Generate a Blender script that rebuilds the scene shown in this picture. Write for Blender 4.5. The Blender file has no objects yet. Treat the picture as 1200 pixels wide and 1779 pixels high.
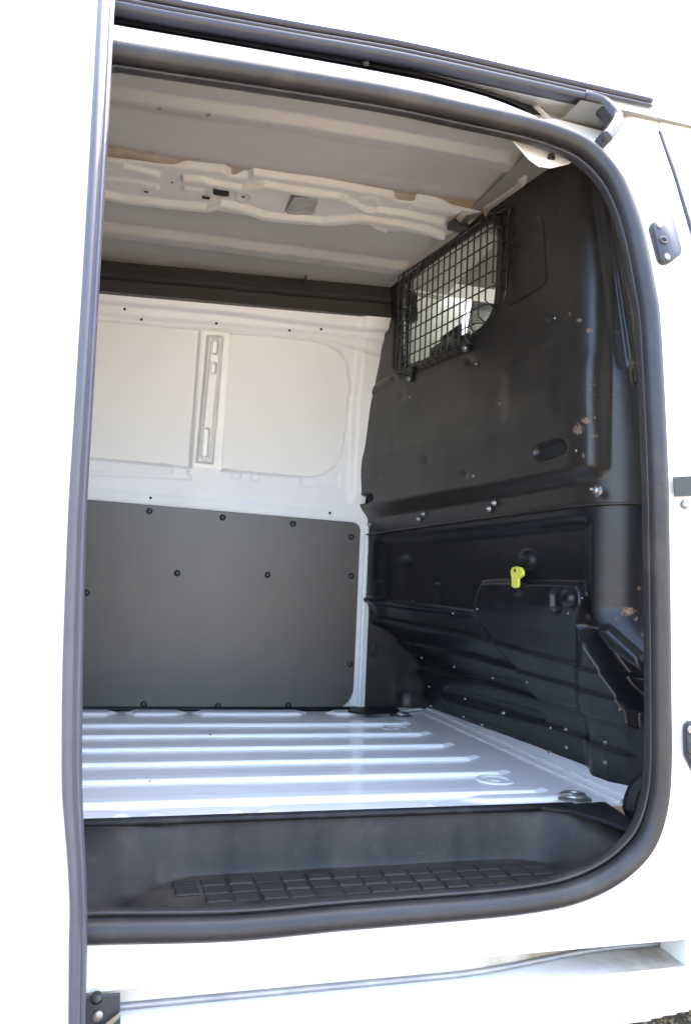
import bpy, bmesh, math, random
import numpy as np
from mathutils import Matrix, Vector

# ------------------------------------------------------------------ camera
PW, PH = 1200.0, 1779.0
FPX, CX, CY = 1430.0, 600.0, 889.5
dy = np.array([187 - CX, 990 - CY, FPX]); dy /= np.linalg.norm(dy)
dz = np.array([.045, -1.0, 0.0]); dz[2] = -(dy[0]*dz[0] + dy[1]*dz[1]) / dy[2]; dz /= np.linalg.norm(dz)
dx = np.cross(dy, dz)
MW = np.array([dx, dy, dz])             # photo axes (right, down, forward) -> world
CAM = np.array([0.0, -1.33, 1.0])
ZF = 0.55                               # cargo floor height

sc = bpy.context.scene
cam = bpy.data.cameras.new('camera')
cam.sensor_fit = 'VERTICAL'; cam.sensor_height = 36.0; cam.lens = FPX / PH * 36.0
cam.clip_start = 0.05; cam.clip_end = 2000
camo = bpy.data.objects.new('camera', cam); sc.collection.objects.link(camo)
R3 = np.column_stack([MW[:, 0], -MW[:, 1], -MW[:, 2]])
m4 = Matrix([list(R3[i]) + [CAM[i]] for i in range(3)] + [[0, 0, 0, 1]])
camo.matrix_world = m4
sc.camera = camo

# ------------------------------------------------------------------ light
SUN_EL, SUN_AZ = math.radians(58), math.radians(55)   # azimuth of the sun from +X towards +Y
world = bpy.data.worlds.new('World'); sc.world = world; world.use_nodes = True
nt = world.node_tree; bg = nt.nodes['Background']
sky = nt.nodes.new('ShaderNodeTexSky'); sky.sky_type = 'NISHITA'; sky.sun_disc = False
sky.sun_elevation = SUN_EL; sky.sun_rotation = math.pi/2 - SUN_AZ
sky.air_density = 1.0; sky.dust_density = 5.0; sky.ozone_density = 0.6
nt.links.new(sky.outputs[0], bg.inputs[0]); bg.inputs[1].default_value = 0.15
sun = bpy.data.lights.new('sun', 'SUN'); sun.energy = 2.5; sun.angle = math.radians(0.5); sun.color = (1, .95, .88)
suno = bpy.data.objects.new('sun', sun); sc.collection.objects.link(suno)
sd = Vector((math.cos(SUN_EL)*math.cos(SUN_AZ), math.cos(SUN_EL)*math.sin(SUN_AZ), math.sin(SUN_EL)))
suno.rotation_euler = sd.to_track_quat('Z', 'Y').to_euler(); suno.location = (3, 6, 8)
vs = sc.view_settings; vs.view_transform = 'Standard'; vs.look = 'None'; vs.gamma = 1; vs.use_curve_mapping = False
vs.exposure = 3.6
sc.cycles.max_bounces = 10; sc.cycles.diffuse_bounces = 6; sc.cycles.glossy_bounces = 5
sc.cycles.use_denoising = True
sc.cycles.sample_clamp_indirect = 8

# ------------------------------------------------------------------ photo pixel -> place
def ray(px, py): return MW @ np.array([px - CX, py - CY, FPX])
def onZ(px, py, Z): r = ray(px, py); return CAM + (Z - CAM[2]) / r[2] * r
def onY(px, py, Y): r = ray(px, py); return CAM + (Y - CAM[1]) / r[1] * r
def onX(px, py, X): r = ray(px, py); return CAM + (X - CAM[0]) / r[0] * r
def YB(z): return .30 * np.maximum(np.asarray(z) - 1.2, 0)**2                 # body side, leaning in towards the roof
def YF(z): return 1.47 - .25 * np.maximum(np.asarray(z) - 1.2, 0)**2          # far wall
def on_fn(px, py, fn, off=0.0):
    Y = float(fn(1.0)) + off
    for _ in range(12):
        p = onY(px, py, Y); Y = float(fn(p[2])) + off
    return onY(px, py, Y)
def on_body(px, py, off=0.0): return on_fn(px, py, YB, off)
def on_far(px, py, off=0.0): return on_fn(px, py, YF, off)
KB = .1417
def on_bulk(px, py, off=0.0):
    r = ray(px, py); k = .88 + KB*1.45 - off
    return CAM + (k - CAM[0] - KB*CAM[1]) / (r[0] + KB*r[1]) * r
def proj(P):
    q = (np.asarray(P) - CAM) @ MW
    return CX + FPX*q[..., 0]/q[..., 2], CY + FPX*q[..., 1]/q[..., 2]

# fields in photo coordinates used to place pressed relief on the real surfaces
def ss(a, b, x):
    t = np.clip((x - a) / (b - a), 0, 1); return t*t*(3 - 2*t)
def seg_d(px, py, pts):
    d = np.full(px.shape, 1e9)
    for (x0, y0), (x1, y1) in zip(pts[:-1], pts[1:]):
        ex, ey = x1 - x0, y1 - y0
        t = np.clip(((px - x0)*ex + (py - y0)*ey) / (ex*ex + ey*ey + 1e-9), 0, 1)
        d = np.minimum(d, np.hypot(px - x0 - t*ex, py - y0 - t*ey))
    return d
def poly_d(px, py, pts):
    d = seg_d(px, py, list(pts) + [pts[0]])
    ins = np.zeros(px.shape, bool)
    n = len(pts)
    for i in range(n):
        x0, y0 = pts[i]; x1, y1 = pts[(i+1) % n]
        if y0 == y1: continue
        c = ((y0 > py) != (y1 > py)) & (px < (x1 - x0)*(py - y0)/(y1 - y0) + x0)
        ins ^= c
    return np.where(ins, -d, d)
def below(px, py, pts):
    xs = [p[0] for p in pts]; ys = [p[1] for p in pts]
    s0 = (ys[1]-ys[0])/(xs[1]-xs[0]); s1 = (ys[-1]-ys[-2])/(xs[-1]-xs[-2])
    y = np.interp(px, xs, ys)
    y = np.where(px < xs[0], ys[0] + (px-xs[0])*s0, y); y = np.where(px > xs[-1], ys[-1] + (px-xs[-1])*s1, y)
    return py - y
def bead(px, py, pts, w, soft=None): return 1 - ss(w*.40, w*.95, seg_d(px, py, pts))
def inside(px, py, pts, soft): return 1 - ss(-soft/2, soft/2, poly_d(px, py, pts))
rng = np.random.default_rng(7)
def vnoise(a, b, f, seed=0):
    r = np.random.default_rng(seed); T = r.random((64, 64))
    x, y = a*f, b*f; i = np.floor(x).astype(int); j = np.floor(y).astype(int); u = x-i; v = y-j
    u = u*u*(3-2*u); v = v*v*(3-2*v); g = lambda p, q: T[p % 64, q % 64]
    return (g(i, j)*(1-u) + g(i+1, j)*u)*(1-v) + (g(i, j+1)*(1-u) + g(i+1, j+1)*u)*v - .5

# ------------------------------------------------------------------ materials
def mat(name, col, rough=.5, metal=0.0, coat=0.0, var=.0, vscale=8, bump=0.0, bscale=60, wear=None, wear_rough=.8,
        scratch=0.0, spec=.5, dirt=None, dirt_amt=0.0, dirt_scale=3.0, rvar=.0, scr_col=None, wsoft=.12, grime_shade=None, specks=None, speck_scale=45.0, speck_thr=.70):
    m = bpy.data.materials.new(name); m.use_nodes = True; n = m.node_tree.nodes; L = m.node_tree.links
    b = n['Principled BSDF']; b.inputs['Base Color'].default_value = (*col, 1); b.inputs['Roughness'].default_value = rough
    b.inputs['Metallic'].default_value = metal; b.inputs['Coat Weight'].default_value = coat; b.inputs['Coat Roughness'].default_value = .12
    b.inputs['Specular IOR Level'].default_value = spec
    tc = n.new('ShaderNodeTexCoord'); src = None
    def noise(scale, det=6, rgh=.6):
        t = n.new('ShaderNodeTexNoise'); t.inputs['Scale'].default_value = scale; t.inputs['Detail'].default_value = det
        t.inputs['Roughness'].default_value = rgh; L.new(tc.outputs['Object'], t.inputs['Vector']); return t
    def mix(a, c, f):
        x = n.new('ShaderNodeMix'); x.data_type = 'RGBA'
        if isinstance(a, tuple): x.inputs[6].default_value = (*a, 1)
        else: L.new(a, x.inputs[6])
        if isinstance(c, tuple): x.inputs[7].default_value = (*c, 1)
        else: L.new(c, x.inputs[7])
        if isinstance(f, float): x.inputs[0].default_value = f
        else: L.new(f, x.inputs[0])
        return x.outputs[2]
    def ramp(o, a, c):
        r = n.new('ShaderNodeMapRange'); r.inputs[1].default_value = a; r.inputs[2].default_value = c; L.new(o, r.inputs[0]); return r.outputs[0]
    cur = col
    if var:
        cur = mix(tuple(c*(1-var) for c in col), tuple(min(1, c*(1+var)) for c in col), ramp(noise(vscale).outputs[0], .3, .7))
    if dirt:
        d = ramp(noise(dirt_scale, 10, .7).outputs[0], .52, .75)
        mm = n.new('ShaderNodeMath'); mm.operation = 'MULTIPLY'; mm.inputs[1].default_value = dirt_amt; L.new(d, mm.inputs[0])
        cur = mix(cur, dirt, mm.outputs[0])
    if scratch:
        t = n.new('ShaderNodeTexNoise'); mp = n.new('ShaderNodeMapping'); mp.inputs['Scale'].default_value = (9, 30, 160)
        mp.inputs['Rotation'].default_value = (.4, .3, .5)
        L.new(tc.outputs['Object'], mp.inputs[0]); L.new(mp.outputs[0], t.inputs['Vector']); t.inputs['Scale'].default_value = 2.2; t.inputs['Detail'].default_value = 8
        f = ramp(t.outputs[0], .665, .72); mm = n.new('ShaderNodeMath'); mm.operation = 'MULTIPLY'; mm.inputs[1].default_value = scratch; L.new(f, mm.inputs[0])
        cur = mix(cur, scr_col or (.35, .3, .26), mm.outputs[0])
    if grime_shade:
        ag = n.new('ShaderNodeAttribute'); ag.attribute_name = 'grime_shade'
        gr = n.new('ShaderNodeMapRange'); L.new(noise(16, 8, .65).outputs[0], gr.inputs[0]); gr.inputs[1].default_value = .3; gr.inputs[2].default_value = .7; gr.inputs[3].default_value = .5; gr.inputs[4].default_value = 1
        gm_ = n.new('ShaderNodeMath'); gm_.operation = 'MULTIPLY'; gm_.use_clamp = True; L.new(ag.outputs['Fac'], gm_.inputs[0]); L.new(gr.outputs[0], gm_.inputs[1])
        cur = mix(cur, grime_shade, gm_.outputs[0])
    if specks:
        cur = mix(cur, specks, ramp(noise(speck_scale, 3, .5).outputs[0], speck_thr, speck_thr + .025))
    if wear:
        at = n.new('ShaderNodeAttribute'); at.attribute_name = 'wear'
        t = noise(170, 8, .8)
        mm = n.new('ShaderNodeMath'); mm.operation = 'MULTIPLY'; L.new(at.outputs['Fac'], mm.inputs[0]); mm.inputs[1].default_value = 1
        ad = n.new('ShaderNodeMath'); ad.operation = 'ADD'; L.new(mm.outputs[0], ad.inputs[0]); L.new(t.outputs[0], ad.inputs[1])
        f = ramp(ad.outputs[0], .98, .98 + wsoft)
        cur = mix(cur, wear, f)
        rr = n.new('ShaderNodeMapRange'); L.new(f, rr.inputs[0]); rr.inputs[3].default_value = rough; rr.inputs[4].default_value = wear_rough; L.new(rr.outputs[0], b.inputs['Roughness'])
    elif rvar:
        rr = n.new('ShaderNodeMapRange'); L.new(noise(vscale*1.7, 8).outputs[0], rr.inputs[0]); rr.inputs[1].default_value = .3; rr.inputs[2].default_value = .7
        rr.inputs[3].default_value = max(.02, rough-rvar); rr.inputs[4].default_value = rough+rvar; L.new(rr.outputs[0], b.inputs['Roughness'])
    if not isinstance(cur, tuple): L.new(cur, b.inputs['Base Color'])
    if bump:
        bp = n.new('ShaderNodeBump'); bp.inputs['Strength'].default_value = bump; bp.inputs['Distance'].default_value = .002
        L.new(noise(bscale, 8, .65).outputs[0], bp.inputs['Height']); L.new(bp.outputs[0], b.inputs['Normal'])
    return m

M = dict(
    white=mat('white_paint', (.80, .79, .76), .32, coat=.5, var=.02, vscale=3, bump=.03, bscale=30, dirt=(.5, .42, .30), dirt_amt=.10, dirt_scale=5, grime_shade=(.25, .20, .135)),
    inner=mat('inner_white_paint', (.81, .81, .78), .38, coat=.2, var=.03, vscale=4, bump=.06, bscale=25, dirt=(.45, .36, .24), dirt_amt=.12, dirt_scale=6),
    blank=mat('satin_panel', (.82, .81, .755), .36, var=.03, vscale=2.5, bump=.04, bscale=9),
    ceil=mat('ceiling_primer', (.375, .365, .345), .42, var=.05, vscale=3, bump=.1, bscale=20, dirt=(.34, .27, .18), dirt_amt=.30, dirt_scale=4, wear=(.16, .09, .05), scratch=.25, scr_col=(.30, .25, .2), specks=(.2, .15, .1), speck_scale=34.0, speck_thr=.735, grime_shade=(.24, .175, .10)),
    bow=mat('roof_bow_paint', (.52, .505, .465), .36, var=.04, vscale=5, bump=.1, bscale=25, dirt=(.42, .33, .2), dirt_amt=.35, dirt_scale=9, wear=(.2, .11, .05)),
    bare=mat('dull_bare_metal', (.33, .32, .31), .42, metal=.3, var=.3, vscale=20, bump=.2),
    galv=mat('pillar_paint', (.79, .78, .73), .30, metal=.06, var=.06, vscale=9, bump=.1, bscale=18),
    floor=mat('floor_paint', (.90, .885, .865), .24, coat=.6, var=.03, vscale=3, bump=.04, bscale=12, dirt=(.5, .45, .38), dirt_amt=.10, dirt_scale=9, scratch=.25, scr_col=(.5, .48, .45), rvar=.02, specks=(.28, .25, .22), speck_scale=38.0, speck_thr=.735),
    black=mat('black_panel_paint', (.0165, .0146, .0126), .36, var=.25, vscale=4, bump=.10, bscale=30, wear=(.17, .115, .085), scratch=.35, scr_col=(.16, .13, .11), rvar=.06, specks=(.15, .11, .08), speck_scale=42.0, speck_thr=.73),
    plate=mat('black_plate_paint', (.008, .0085, .010), .32, spec=.45, var=.2, vscale=5, bump=.08, bscale=30, wear=(.25, .16, .1), scratch=.2, scr_col=(.12, .11, .10)),
    board=mat('black_film_board', (.050, .042, .035), .30, spec=.75, var=.12, vscale=6, bump=.35, bscale=420),
    rubber=mat('black_rubber', (.022, .0205, .0215), .45, spec=.42, var=.15, vscale=10, bump=.15, bscale=90, dirt=(.09, .078, .062), dirt_amt=.4, dirt_scale=7, scratch=.15, scr_col=(.16, .15, .14)),
    edge=mat('door_edge_rubber', (.062, .062, .080), .40, var=.1, vscale=8, bump=.1, bscale=80, dirt=(.14, .12, .1), dirt_amt=.15),
    plastic=mat('step_plastic', (.0105, .0102, .0115), .56, spec=.3, var=.3, vscale=7, bump=.35, bscale=140, grime_shade=(.085, .070, .052), dirt=(.07, .058, .043), dirt_amt=.45, dirt_scale=14, scratch=.12, scr_col=(.2, .2, .2), wear=(.22, .16, .11)),
    track=mat('track_black', (.016, .015, .018), .45, bump=.1, dirt=(.08, .07, .06), dirt_amt=.4),
    trim=mat('trim_plastic', (.022, .021, .028), .38, var=.1, vscale=10, bump=.1, bscale=90, dirt=(.12, .1, .09), dirt_amt=.2),
    duct=mat('duct_plastic', (.035, .031, .028), .45, var=.1, vscale=5, bump=.1),
    wire=mat('wire_black', (.009, .009, .009), .35, wear=None),
    steel=mat('zinc_bolt', (.30, .29, .28), .34, metal=.9, var=.15, vscale=60, bump=.1),
    railgrey=mat('rail_grey', (.34, .33, .33), .4, metal=.4, var=.2, vscale=20, dirt=(.2, .15, .1), dirt_amt=.4),
    ring=mat('worn_ring', (.33, .31, .28), .35, metal=.7, var=.4, vscale=60, bump=.3),
    blackbolt=mat('black_fastener', (.02, .02, .02), .35),
    hole=mat('dark_cavity', (.008, .008, .009), .8),
    yellow=mat('yellow_plastic', (.72, .75, .10), .38, var=.05, vscale=40),
    plate_grey=mat('catch_plate_plastic', (.026, .028, .036), .42, bump=.08, bscale=120),
    sealant=mat('sealant', (.66, .65, .60), .5, bump=.5, bscale=50, var=.08, vscale=30),
    seat=mat('seat_fabric', (.035, .037, .045), .85, bump=.3, bscale=250, var=.15, vscale=30),
    cabtrim=mat('cab_trim', (.22, .21, .20), .6, bump=.1),
    headliner=mat('headliner', (.22, .21, .19), .85),
)
def glass_mat():
    m = bpy.data.materials.new('window_glass'); m.use_nodes = True; n = m.node_tree.nodes; L = m.node_tree.links
    for x in list(n):
        if x.type != 'OUTPUT_MATERIAL': n.remove(x)
    t = n.new('ShaderNodeBsdfTransparent'); t.inputs[0].default_value = (.94, .96, .95, 1)
    g = n.new('ShaderNodeBsdfGlossy'); g.inputs[1].default_value = .03
    x = n.new('ShaderNodeMixShader'); x.inputs[0].default_value = .06
    L.new(t.outputs[0], x.inputs[1]); L.new(g.outputs[0], x.inputs[2])
    L.new(x.outputs[0], n['Material Output'].inputs[0]); return m
M['glass'] = glass_mat()

# ------------------------------------------------------------------ mesh helpers
col = sc.collection
def obj(name, me, m, parent=None, smooth=True):
    o = bpy.data.objects.new(name, me); col.objects.link(o)
    if m is not None: me.materials.append(M[m] if isinstance(m, str) else m)
    if smooth: me.polygons.foreach_set('use_smooth', [True]*len(me.polygons))
    if parent is not None: o.parent = parent
    return o
def mesh(verts, faces):
    me = bpy.data.meshes.new('m'); me.from_pydata([tuple(map(float, v)) for v in verts], [], faces); me.update(); return me
def hf(name, U, V, base, disp, m, parent, keep=None, flip=False, wear=None, grime_shade=None):
    """pressed sheet: base(u, v) -> points, normals; disp(px, py, P) metres along the normal"""
    u, v = np.meshgrid(U, V, indexing='ij')
    P, N = base(u, v); px, py = proj(P)
    d = disp(px, py, P) if disp else np.zeros(px.shape)
    Q = P + d[..., None]*N
    nu, nv = u.shape; idx = np.arange(nu*nv).reshape(nu, nv)
    f = np.stack([idx[:-1, :-1], idx[1:, :-1], idx[1:, 1:], idx[:-1, 1:]], -1)
    if flip: f = f[..., ::-1]
    if keep is not None:
        k = keep(px, py, P); cut = getattr(keep, 'cut', None); kk = k[:-1, :-1] & k[1:, :-1] & k[1:, 1:] & k[:-1, 1:]
        if cut is not None: kk = kk & ~cut((P[:-1, :-1] + P[1:, 1:])/2)
        f = f[kk]
    f = f.reshape(-1, 4)
    used = np.unique(f); remap = np.full(nu*nv, -1); remap[used] = np.arange(len(used))
    verts = Q.reshape(-1, 3)[used]; f = remap[f]
    me = bpy.data.meshes.new('m')
    me.vertices.add(len(verts)); me.vertices.foreach_set('co', verts.astype(np.float32).ravel())
    me.loops.add(f.size); me.loops.foreach_set('vertex_index', f.ravel().astype(np.int32))
    me.polygons.add(len(f)); me.polygons.foreach_set('loop_start', np.arange(0, f.size, 4, dtype=np.int32))
    me.polygons.foreach_set('loop_total', np.full(len(f), 4, np.int32)); me.update(); me.validate()
    if wear is not None:
        a = me.attributes.new('wear', 'FLOAT', 'POINT'); a.data.foreach_set('value', wear(px, py).ravel()[used].astype(np.float32))
    if grime_shade is not None:
        a = me.attributes.new('grime_shade', 'FLOAT', 'POINT'); a.data.foreach_set('value', grime_shade(px, py).ravel()[used].astype(np.float32))
    return obj(name, me, m, parent)
def sweep(path, prof, closed=False, side=None, caps=True):
    """sweep profile [(a, b)] along path; a along 'side' axis, b along the third axis"""
    P = [np.array(p, float) for p in path]; n = len(P); k = len(prof); V = []; F = []
    for i in range(n):
        t = (P[(i+1) % n] - P[i-1]) if closed else (P[min(i+1, n-1)] - P[max(i-1, 0)])
        t /= np.linalg.norm(t) + 1e-12
        s = np.array(side if side is not None else (0, 1, 0), float)
        s = s - t*(s @ t)
        s /= np.linalg.norm(s) + 1e-12; w = np.cross(t, s)
        for a, b in prof: V.append(P[i] + a*s + b*w)
    for i in range(n if closed else n-1):
        j = (i+1) % n
        for q in range(k): F.append([i*k+q, i*k+(q+1) % k, j*k+(q+1) % k, j*k+q])
    if caps and not closed: F.append(list(range(k))[::-1]); F.append([(n-1)*k+q for q in range(k)])
    return mesh(V, F)
def ell(a, b, n=14): return [(a*math.cos(2*math.pi*i/n), b*math.sin(2*math.pi*i/n)) for i in range(n)]
def smooth_path(pts, n=8, closed=False):
    P = [np.array(p, float) for p in pts]; out = []; m = len(P)
    g = (lambda i: P[i % m]) if closed else (lambda i: P[max(0, min(m-1, i))])
    for i in range(m if closed else m-1):
        a, b, c, d = g(i-1), g(i), g(i+1), g(i+2)
        for j in range(n):
            t = j/n; out.append(.5*((2*b) + (c-a)*t + (2*a-5*b+4*c-d)*t*t + (3*b-a-3*c+d)*t**3))
    if not closed: out.append(P[-1])
    return out
def tube(path, r, n=10, side=None): return sweep(path, ell(r, r, n), side=side if side is not None else (.31, .77, .55))
def rod_mesh(length, r, n=8):
    V = []; F = []
    for z in (0, length):
        for i in range(n): V.append((r*math.cos(2*math.pi*i/n), r*math.sin(2*math.pi*i/n), z))
    F = [[i, (i+1) % n, n+(i+1) % n, n+i] for i in range(n)] + [list(range(n))[::-1], list(range(n, 2*n))]
    return mesh(V, F)
def lathe(prof, n=18):
    V = []; F = []; k = len(prof)
    for i in range(n):
        a = 2*math.pi*i/n
        for r, z in prof: V.append((r*math.cos(a), r*math.sin(a), z))
    for i in range(n):
        j = (i+1) % n
        for q in range(k-1): F.append([i*k+q, j*k+q, j*k+q+1, i*k+q+1])
    me = mesh(V, F); bm = bmesh.new(); bm.from_mesh(me); bmesh.ops.remove_doubles(bm, verts=bm.verts, dist=1e-6); bm.to_mesh(me); bm.free(); return me
def orient(o, loc, normal, scale=1.0, spin=0.0):
    q = Vector(normal).to_track_quat('Z', 'Y')
    o.matrix_local = Matrix.Translation(Vector(loc)) @ q.to_matrix().to_4x4() @ Matrix.Rotation(spin, 4, 'Z') @ Matrix.Scale(scale, 4)
    return o
def put(name, me, m, parent, loc, normal, scale=1.0, spin=0.0, smooth=True):
    o = bpy.data.objects.new(name, me); col.objects.link(o); o.parent = parent
    if not me.materials and m: me.materials.append(M[m])
    if smooth: me.polygons.foreach_set('use_smooth', [True]*len(me.polygons))
    return orient(o, loc, normal, scale, spin)
def prism(pts3, n, th, bevel=.0, name='m'):
    """thick plate from a 3-D outline, extruded th along n"""
    n = np.array(n, float); n /= np.linalg.norm(n); k = len(pts3); c = sum(np.array(p) for p in pts3)/k
    A = [np.array(p, float) for p in pts3]
    rings = [A, [p + n*(th-bevel) for p in A]]
    if bevel: rings.append([c + (p-c)*(1 - bevel/max(1e-6, np.linalg.norm(p-c))) + n*th for p in A])
    V = [p for r in rings for p in r]; F = []
    for r in range(len(rings)-1):
        for i in range(k): F.append([r*k+i, r*k+(i+1) % k, (r+1)*k+(i+1) % k, (r+1)*k+i])
    F.append([(len(rings)-1)*k+i for i in range(k)]); F.append(list(range(k))[::-1])
    me = mesh(V, F); bm = bmesh.new(); bm.from_mesh(me); bmesh.ops.recalc_face_normals(bm, faces=bm.faces); bm.to_mesh(me); bm.free()
    return me
def box(x0, x1, y0, y1, z0, z1, bev=0.0):
    bm = bmesh.new(); bmesh.ops.create_cube(bm, size=1)
    for v in bm.verts: v.co = Vector(((x0+x1)/2 + v.co.x*(x1-x0), (y0+y1)/2 + v.co.y*(y1-y0), (z0+z1)/2 + v.co.z*(z1-z0)))
    if bev: bmesh.ops.bevel(bm, geom=list(bm.edges), offset=bev, segments=2, affect='EDGES')
    me = bpy.data.meshes.new('m'); bm.to_mesh(me); bm.free(); return me
def loft(lines):
    k = len(lines[0]); V = [p for l in lines for p in l]; F = []
    for r in range(len(lines)-1):
        for i in range(k-1): F.append([r*k+i, r*k+i+1, (r+1)*k+i+1, (r+1)*k+i])
    return mesh(V, F)
def lerp(a, b, n): a = np.array(a, float); b = np.array(b, float); return [a + (b-a)*i/(n-1) for i in range(n)]

def thing(name, label, cat, loc=(0, 0, 0)):
    o = bpy.data.objects.new(name, None); col.objects.link(o); o.location = loc; o['label'] = label; o['category'] = cat
    o.empty_display_size = .2; return o

# ================================================================== ground
gm = mat('gravel_ground', (.20, .17, .13), .95, var=.45, vscale=30, bump=1.0, bscale=60, dirt=(.10, .08, .05), dirt_amt=.7, dirt_scale=18)
g = obj('ground', mesh([(-300, -300, 0), (300, -300, 0), (300, 300, 0), (-300, 300, 0)], [[0, 1, 2, 3]]), gm, smooth=False)
g['kind'] = 'structure'; g['label'] = 'brown gravel ground under the van'; g['category'] = 'ground'
def make_gravel():
    rr = random.Random(4); bm = bmesh.new(); bmesh.ops.create_icosphere(bm, subdivisions=1, radius=1); bv = [v.co.copy() for v in bm.verts]; bf = [[v.index for v in f.verts] for f in bm.faces]; bm.free()
    V = []; F = []; mi = []
    for i in range(9000):
        x, y = rr.uniform(.85, 1.9), rr.uniform(-.30, .75); s = rr.uniform(.002, .0065); o0 = len(V)
        sx, sy, sz = s*rr.uniform(.8, 1.4), s*rr.uniform(.7, 1.1), s*rr.uniform(.5, .9); a = rr.uniform(0, 6.28); c, q = math.cos(a), math.sin(a)
        for b in bv:
            k = rr.uniform(.8, 1.2); vx, vy, vz = b.x*sx*k, b.y*sy*k, b.z*sz*k
            V.append((x + vx*c - vy*q, y + vx*q + vy*c, sz*.5 + vz))
        for f in bf: F.append([o0+j for j in f])
        mi += [rr.randrange(4)]*len(bf)
    me = mesh(V, F)
    for k, c in enumerate([(.46, .34, .20), (.34, .25, .15), (.55, .45, .32), (.22, .17, .11)]): me.materials.append(mat('pebble_%d' % k, c, .9, var=.25, vscale=60))
    me.polygons.foreach_set('material_index', mi)
    o = obj('gravel', me, None, smooth=False); o['kind'] = 'stuff'; o['label'] = 'loose brown gravel stones below the van sill'; o['category'] = 'gravel'
make_gravel()

# ================================================================== the van
van = thing('cargo_van', 'white panel van with its side sliding door open onto an empty cargo bay', 'van')

# ---- opening outline (photo pixels of the rubber seal's middle)
SEAL = [(150, 1616), (400, 1611), (600, 1593), (800, 1577), (900, 1567), (980, 1553), (1040, 1530), (1085, 1500), (1118, 1462), (1137, 1410), (1145, 1340), (1145, 1200),
        (1143, 1000), (1139, 800), (1128, 570), (1119, 500), (1100, 405), (1077, 335), (1052, 293), (1015, 258), (965, 235), (900, 216), (800, 194), (700, 172), (600, 154), (450, 130), (300, 107), (190, 90)]
seal_pts = [on_body(*p) for p in SEAL]
left = [(-.06, 1.935), (-.11, 1.90), (-.135, 1.83), (-.145, 1.6), (-.15, 1.2), (-.15, .7), (-.14, .55), (-.115, .49), (-.07, .463)]
seal_full = seal_pts + [np.array([x, float(YB(z)), z]) for x, z in left]
seal_path = smooth_path(seal_full, 6, closed=True)
seal_px = [tuple(float(c) for c in proj(p)) for p in seal_path]
hole_px = seal_px

# ---- body side: one pressed sheet round the opening, with the upper and lower rail recesses
UREC = [(-900, -190), (190, 30), (450, 80), (700, 128), (800, 150), (900, 171), (1000, 195), (1040, 215), (1052, 232), (1066, 214), (1052, 190), (1030, 176), (900, 140), (700, 98), (200, 5), (-900, -230)]
LREC_T = [(150, 1724), (640, 1683), (1190, 1636)]
UREC2 = [(-900, -190), (190, 45), (450, 90), (700, 136), (845, 170), (930, 205), (1010, 240), (1050, 245), (1075, 214), (1055, 184), (1030, 170), (900, 134), (700, 90), (200, 0), (-900, -230)]
def body_base(u, v):
    P = np.stack([u, YB(v), v], -1)
    s = .6*np.maximum(v - 1.2, 0); N = np.stack([0*u, -np.ones_like(u), s], -1); N /= np.linalg.norm(N, axis=-1, keepdims=True)
    return P, N
def body_disp(px, py, P):
    X, Z = P[..., 0], P[..., 2]
    d = np.zeros(px.shape)
    # jamb rises to the outer skin in front of the opening and below it
    d += .012*ss(1.04, 1.075, X)*ss(.40, .46, Z)
    d -= .012*(1 - ss(.225, .255, Z))**1.5
    d += .004*ss(.385, .40, Z)*(1-ss(.425, .44, Z))
    return d
SLX, SLB, SLT = 1.063, .3245, .3715
U = np.concatenate([np.linspace(-1.9, -.2, 60)[:-1], np.arange(-.2, SLX - .003, .0055), np.arange(SLX, 1.30, .0055)])
V = np.concatenate([np.arange(.220, SLB - .002, .0045), [SLB], [SLT], np.arange(SLT + .0045, .56, .0045), np.arange(.56, 1.84, .008), np.arange(1.84, 2.0965, .0045)])
sid = [tuple(proj(np.array([x, float(YB(z)), z]))) for x, z in [(1.096, 2.075)]]
def body_keep(px, py, P):
    pil = np.interp(P[..., 2], [.2, 1.0, 1.60, 1.72, 1.85, 1.98, 2.09], [1.30, 1.30, 1.118, 1.088, 1.076, 1.070, 1.068])
    return (poly_d(px, py, hole_px) > 2) & (P[..., 0] < pil + 1e-4)
# pillar front edge follows the shut line seen in the photo
SHUT = [(1128, 172), (1133, 195), (1146, 228), (1160, 268), (1171, 300), (1186, 350), (1200, 398), (1222, 480), (1240, 560), (1256, 650)]
shut3 = [on_body(*p, -.012) for p in SHUT]
sz = [p[2] for p in shut3][::-1]; sx = [p[0] for p in shut3][::-1]
def shutx(z): return np.interp(z, sz, sx)
def body_keep(px, py, P):
    bot = np.interp(P[..., 0], [.85, 1.0, 1.08, 1.2], [.222, .229, .243, .266])
    k = (poly_d(px, py, hole_px) > 2) & (P[..., 0] < shutx(P[..., 2]) + .004) & (poly_d(px, py, UREC2) > -2) & (P[..., 2] > bot)
    return k
body_keep.cut = lambda c: (c[..., 0] < SLX) & (c[..., 2] > SLB) & (c[..., 2] < SLT)
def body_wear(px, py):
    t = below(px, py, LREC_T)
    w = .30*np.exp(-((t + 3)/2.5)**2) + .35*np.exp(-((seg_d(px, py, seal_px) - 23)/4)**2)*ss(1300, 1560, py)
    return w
body = hf('body_side', U, V, body_base, body_disp, 'white', van, keep=body_keep, grime_shade=body_wear)

# front door beyond the shut line, with its dark weather strip
vz = np.linspace(.26, 2.095, 90)
def fd(o, yo, k): return [np.array([float(shutx(z)) + o, float(YB(z)) + yo, z]) for z in vz]
fdoor = obj('front_door', loft([fd(.004, .03, 0), fd(.004, -.012, 0), fd(.008, -.017, 0), fd(.10, -.018, 0), fd(.9, -.018, 0)]), 'white', van)
strip_px = [(1145, 229), (1158, 266), (1170, 300), (1185, 350), (1199, 398), (1222, 480), (1240, 560), (1256, 650)]
obj('weather_strip', tube(smooth_path([on_body(*p, -.014) for p in strip_px], 5), .0042, 8), 'rubber', fdoor)

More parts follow.
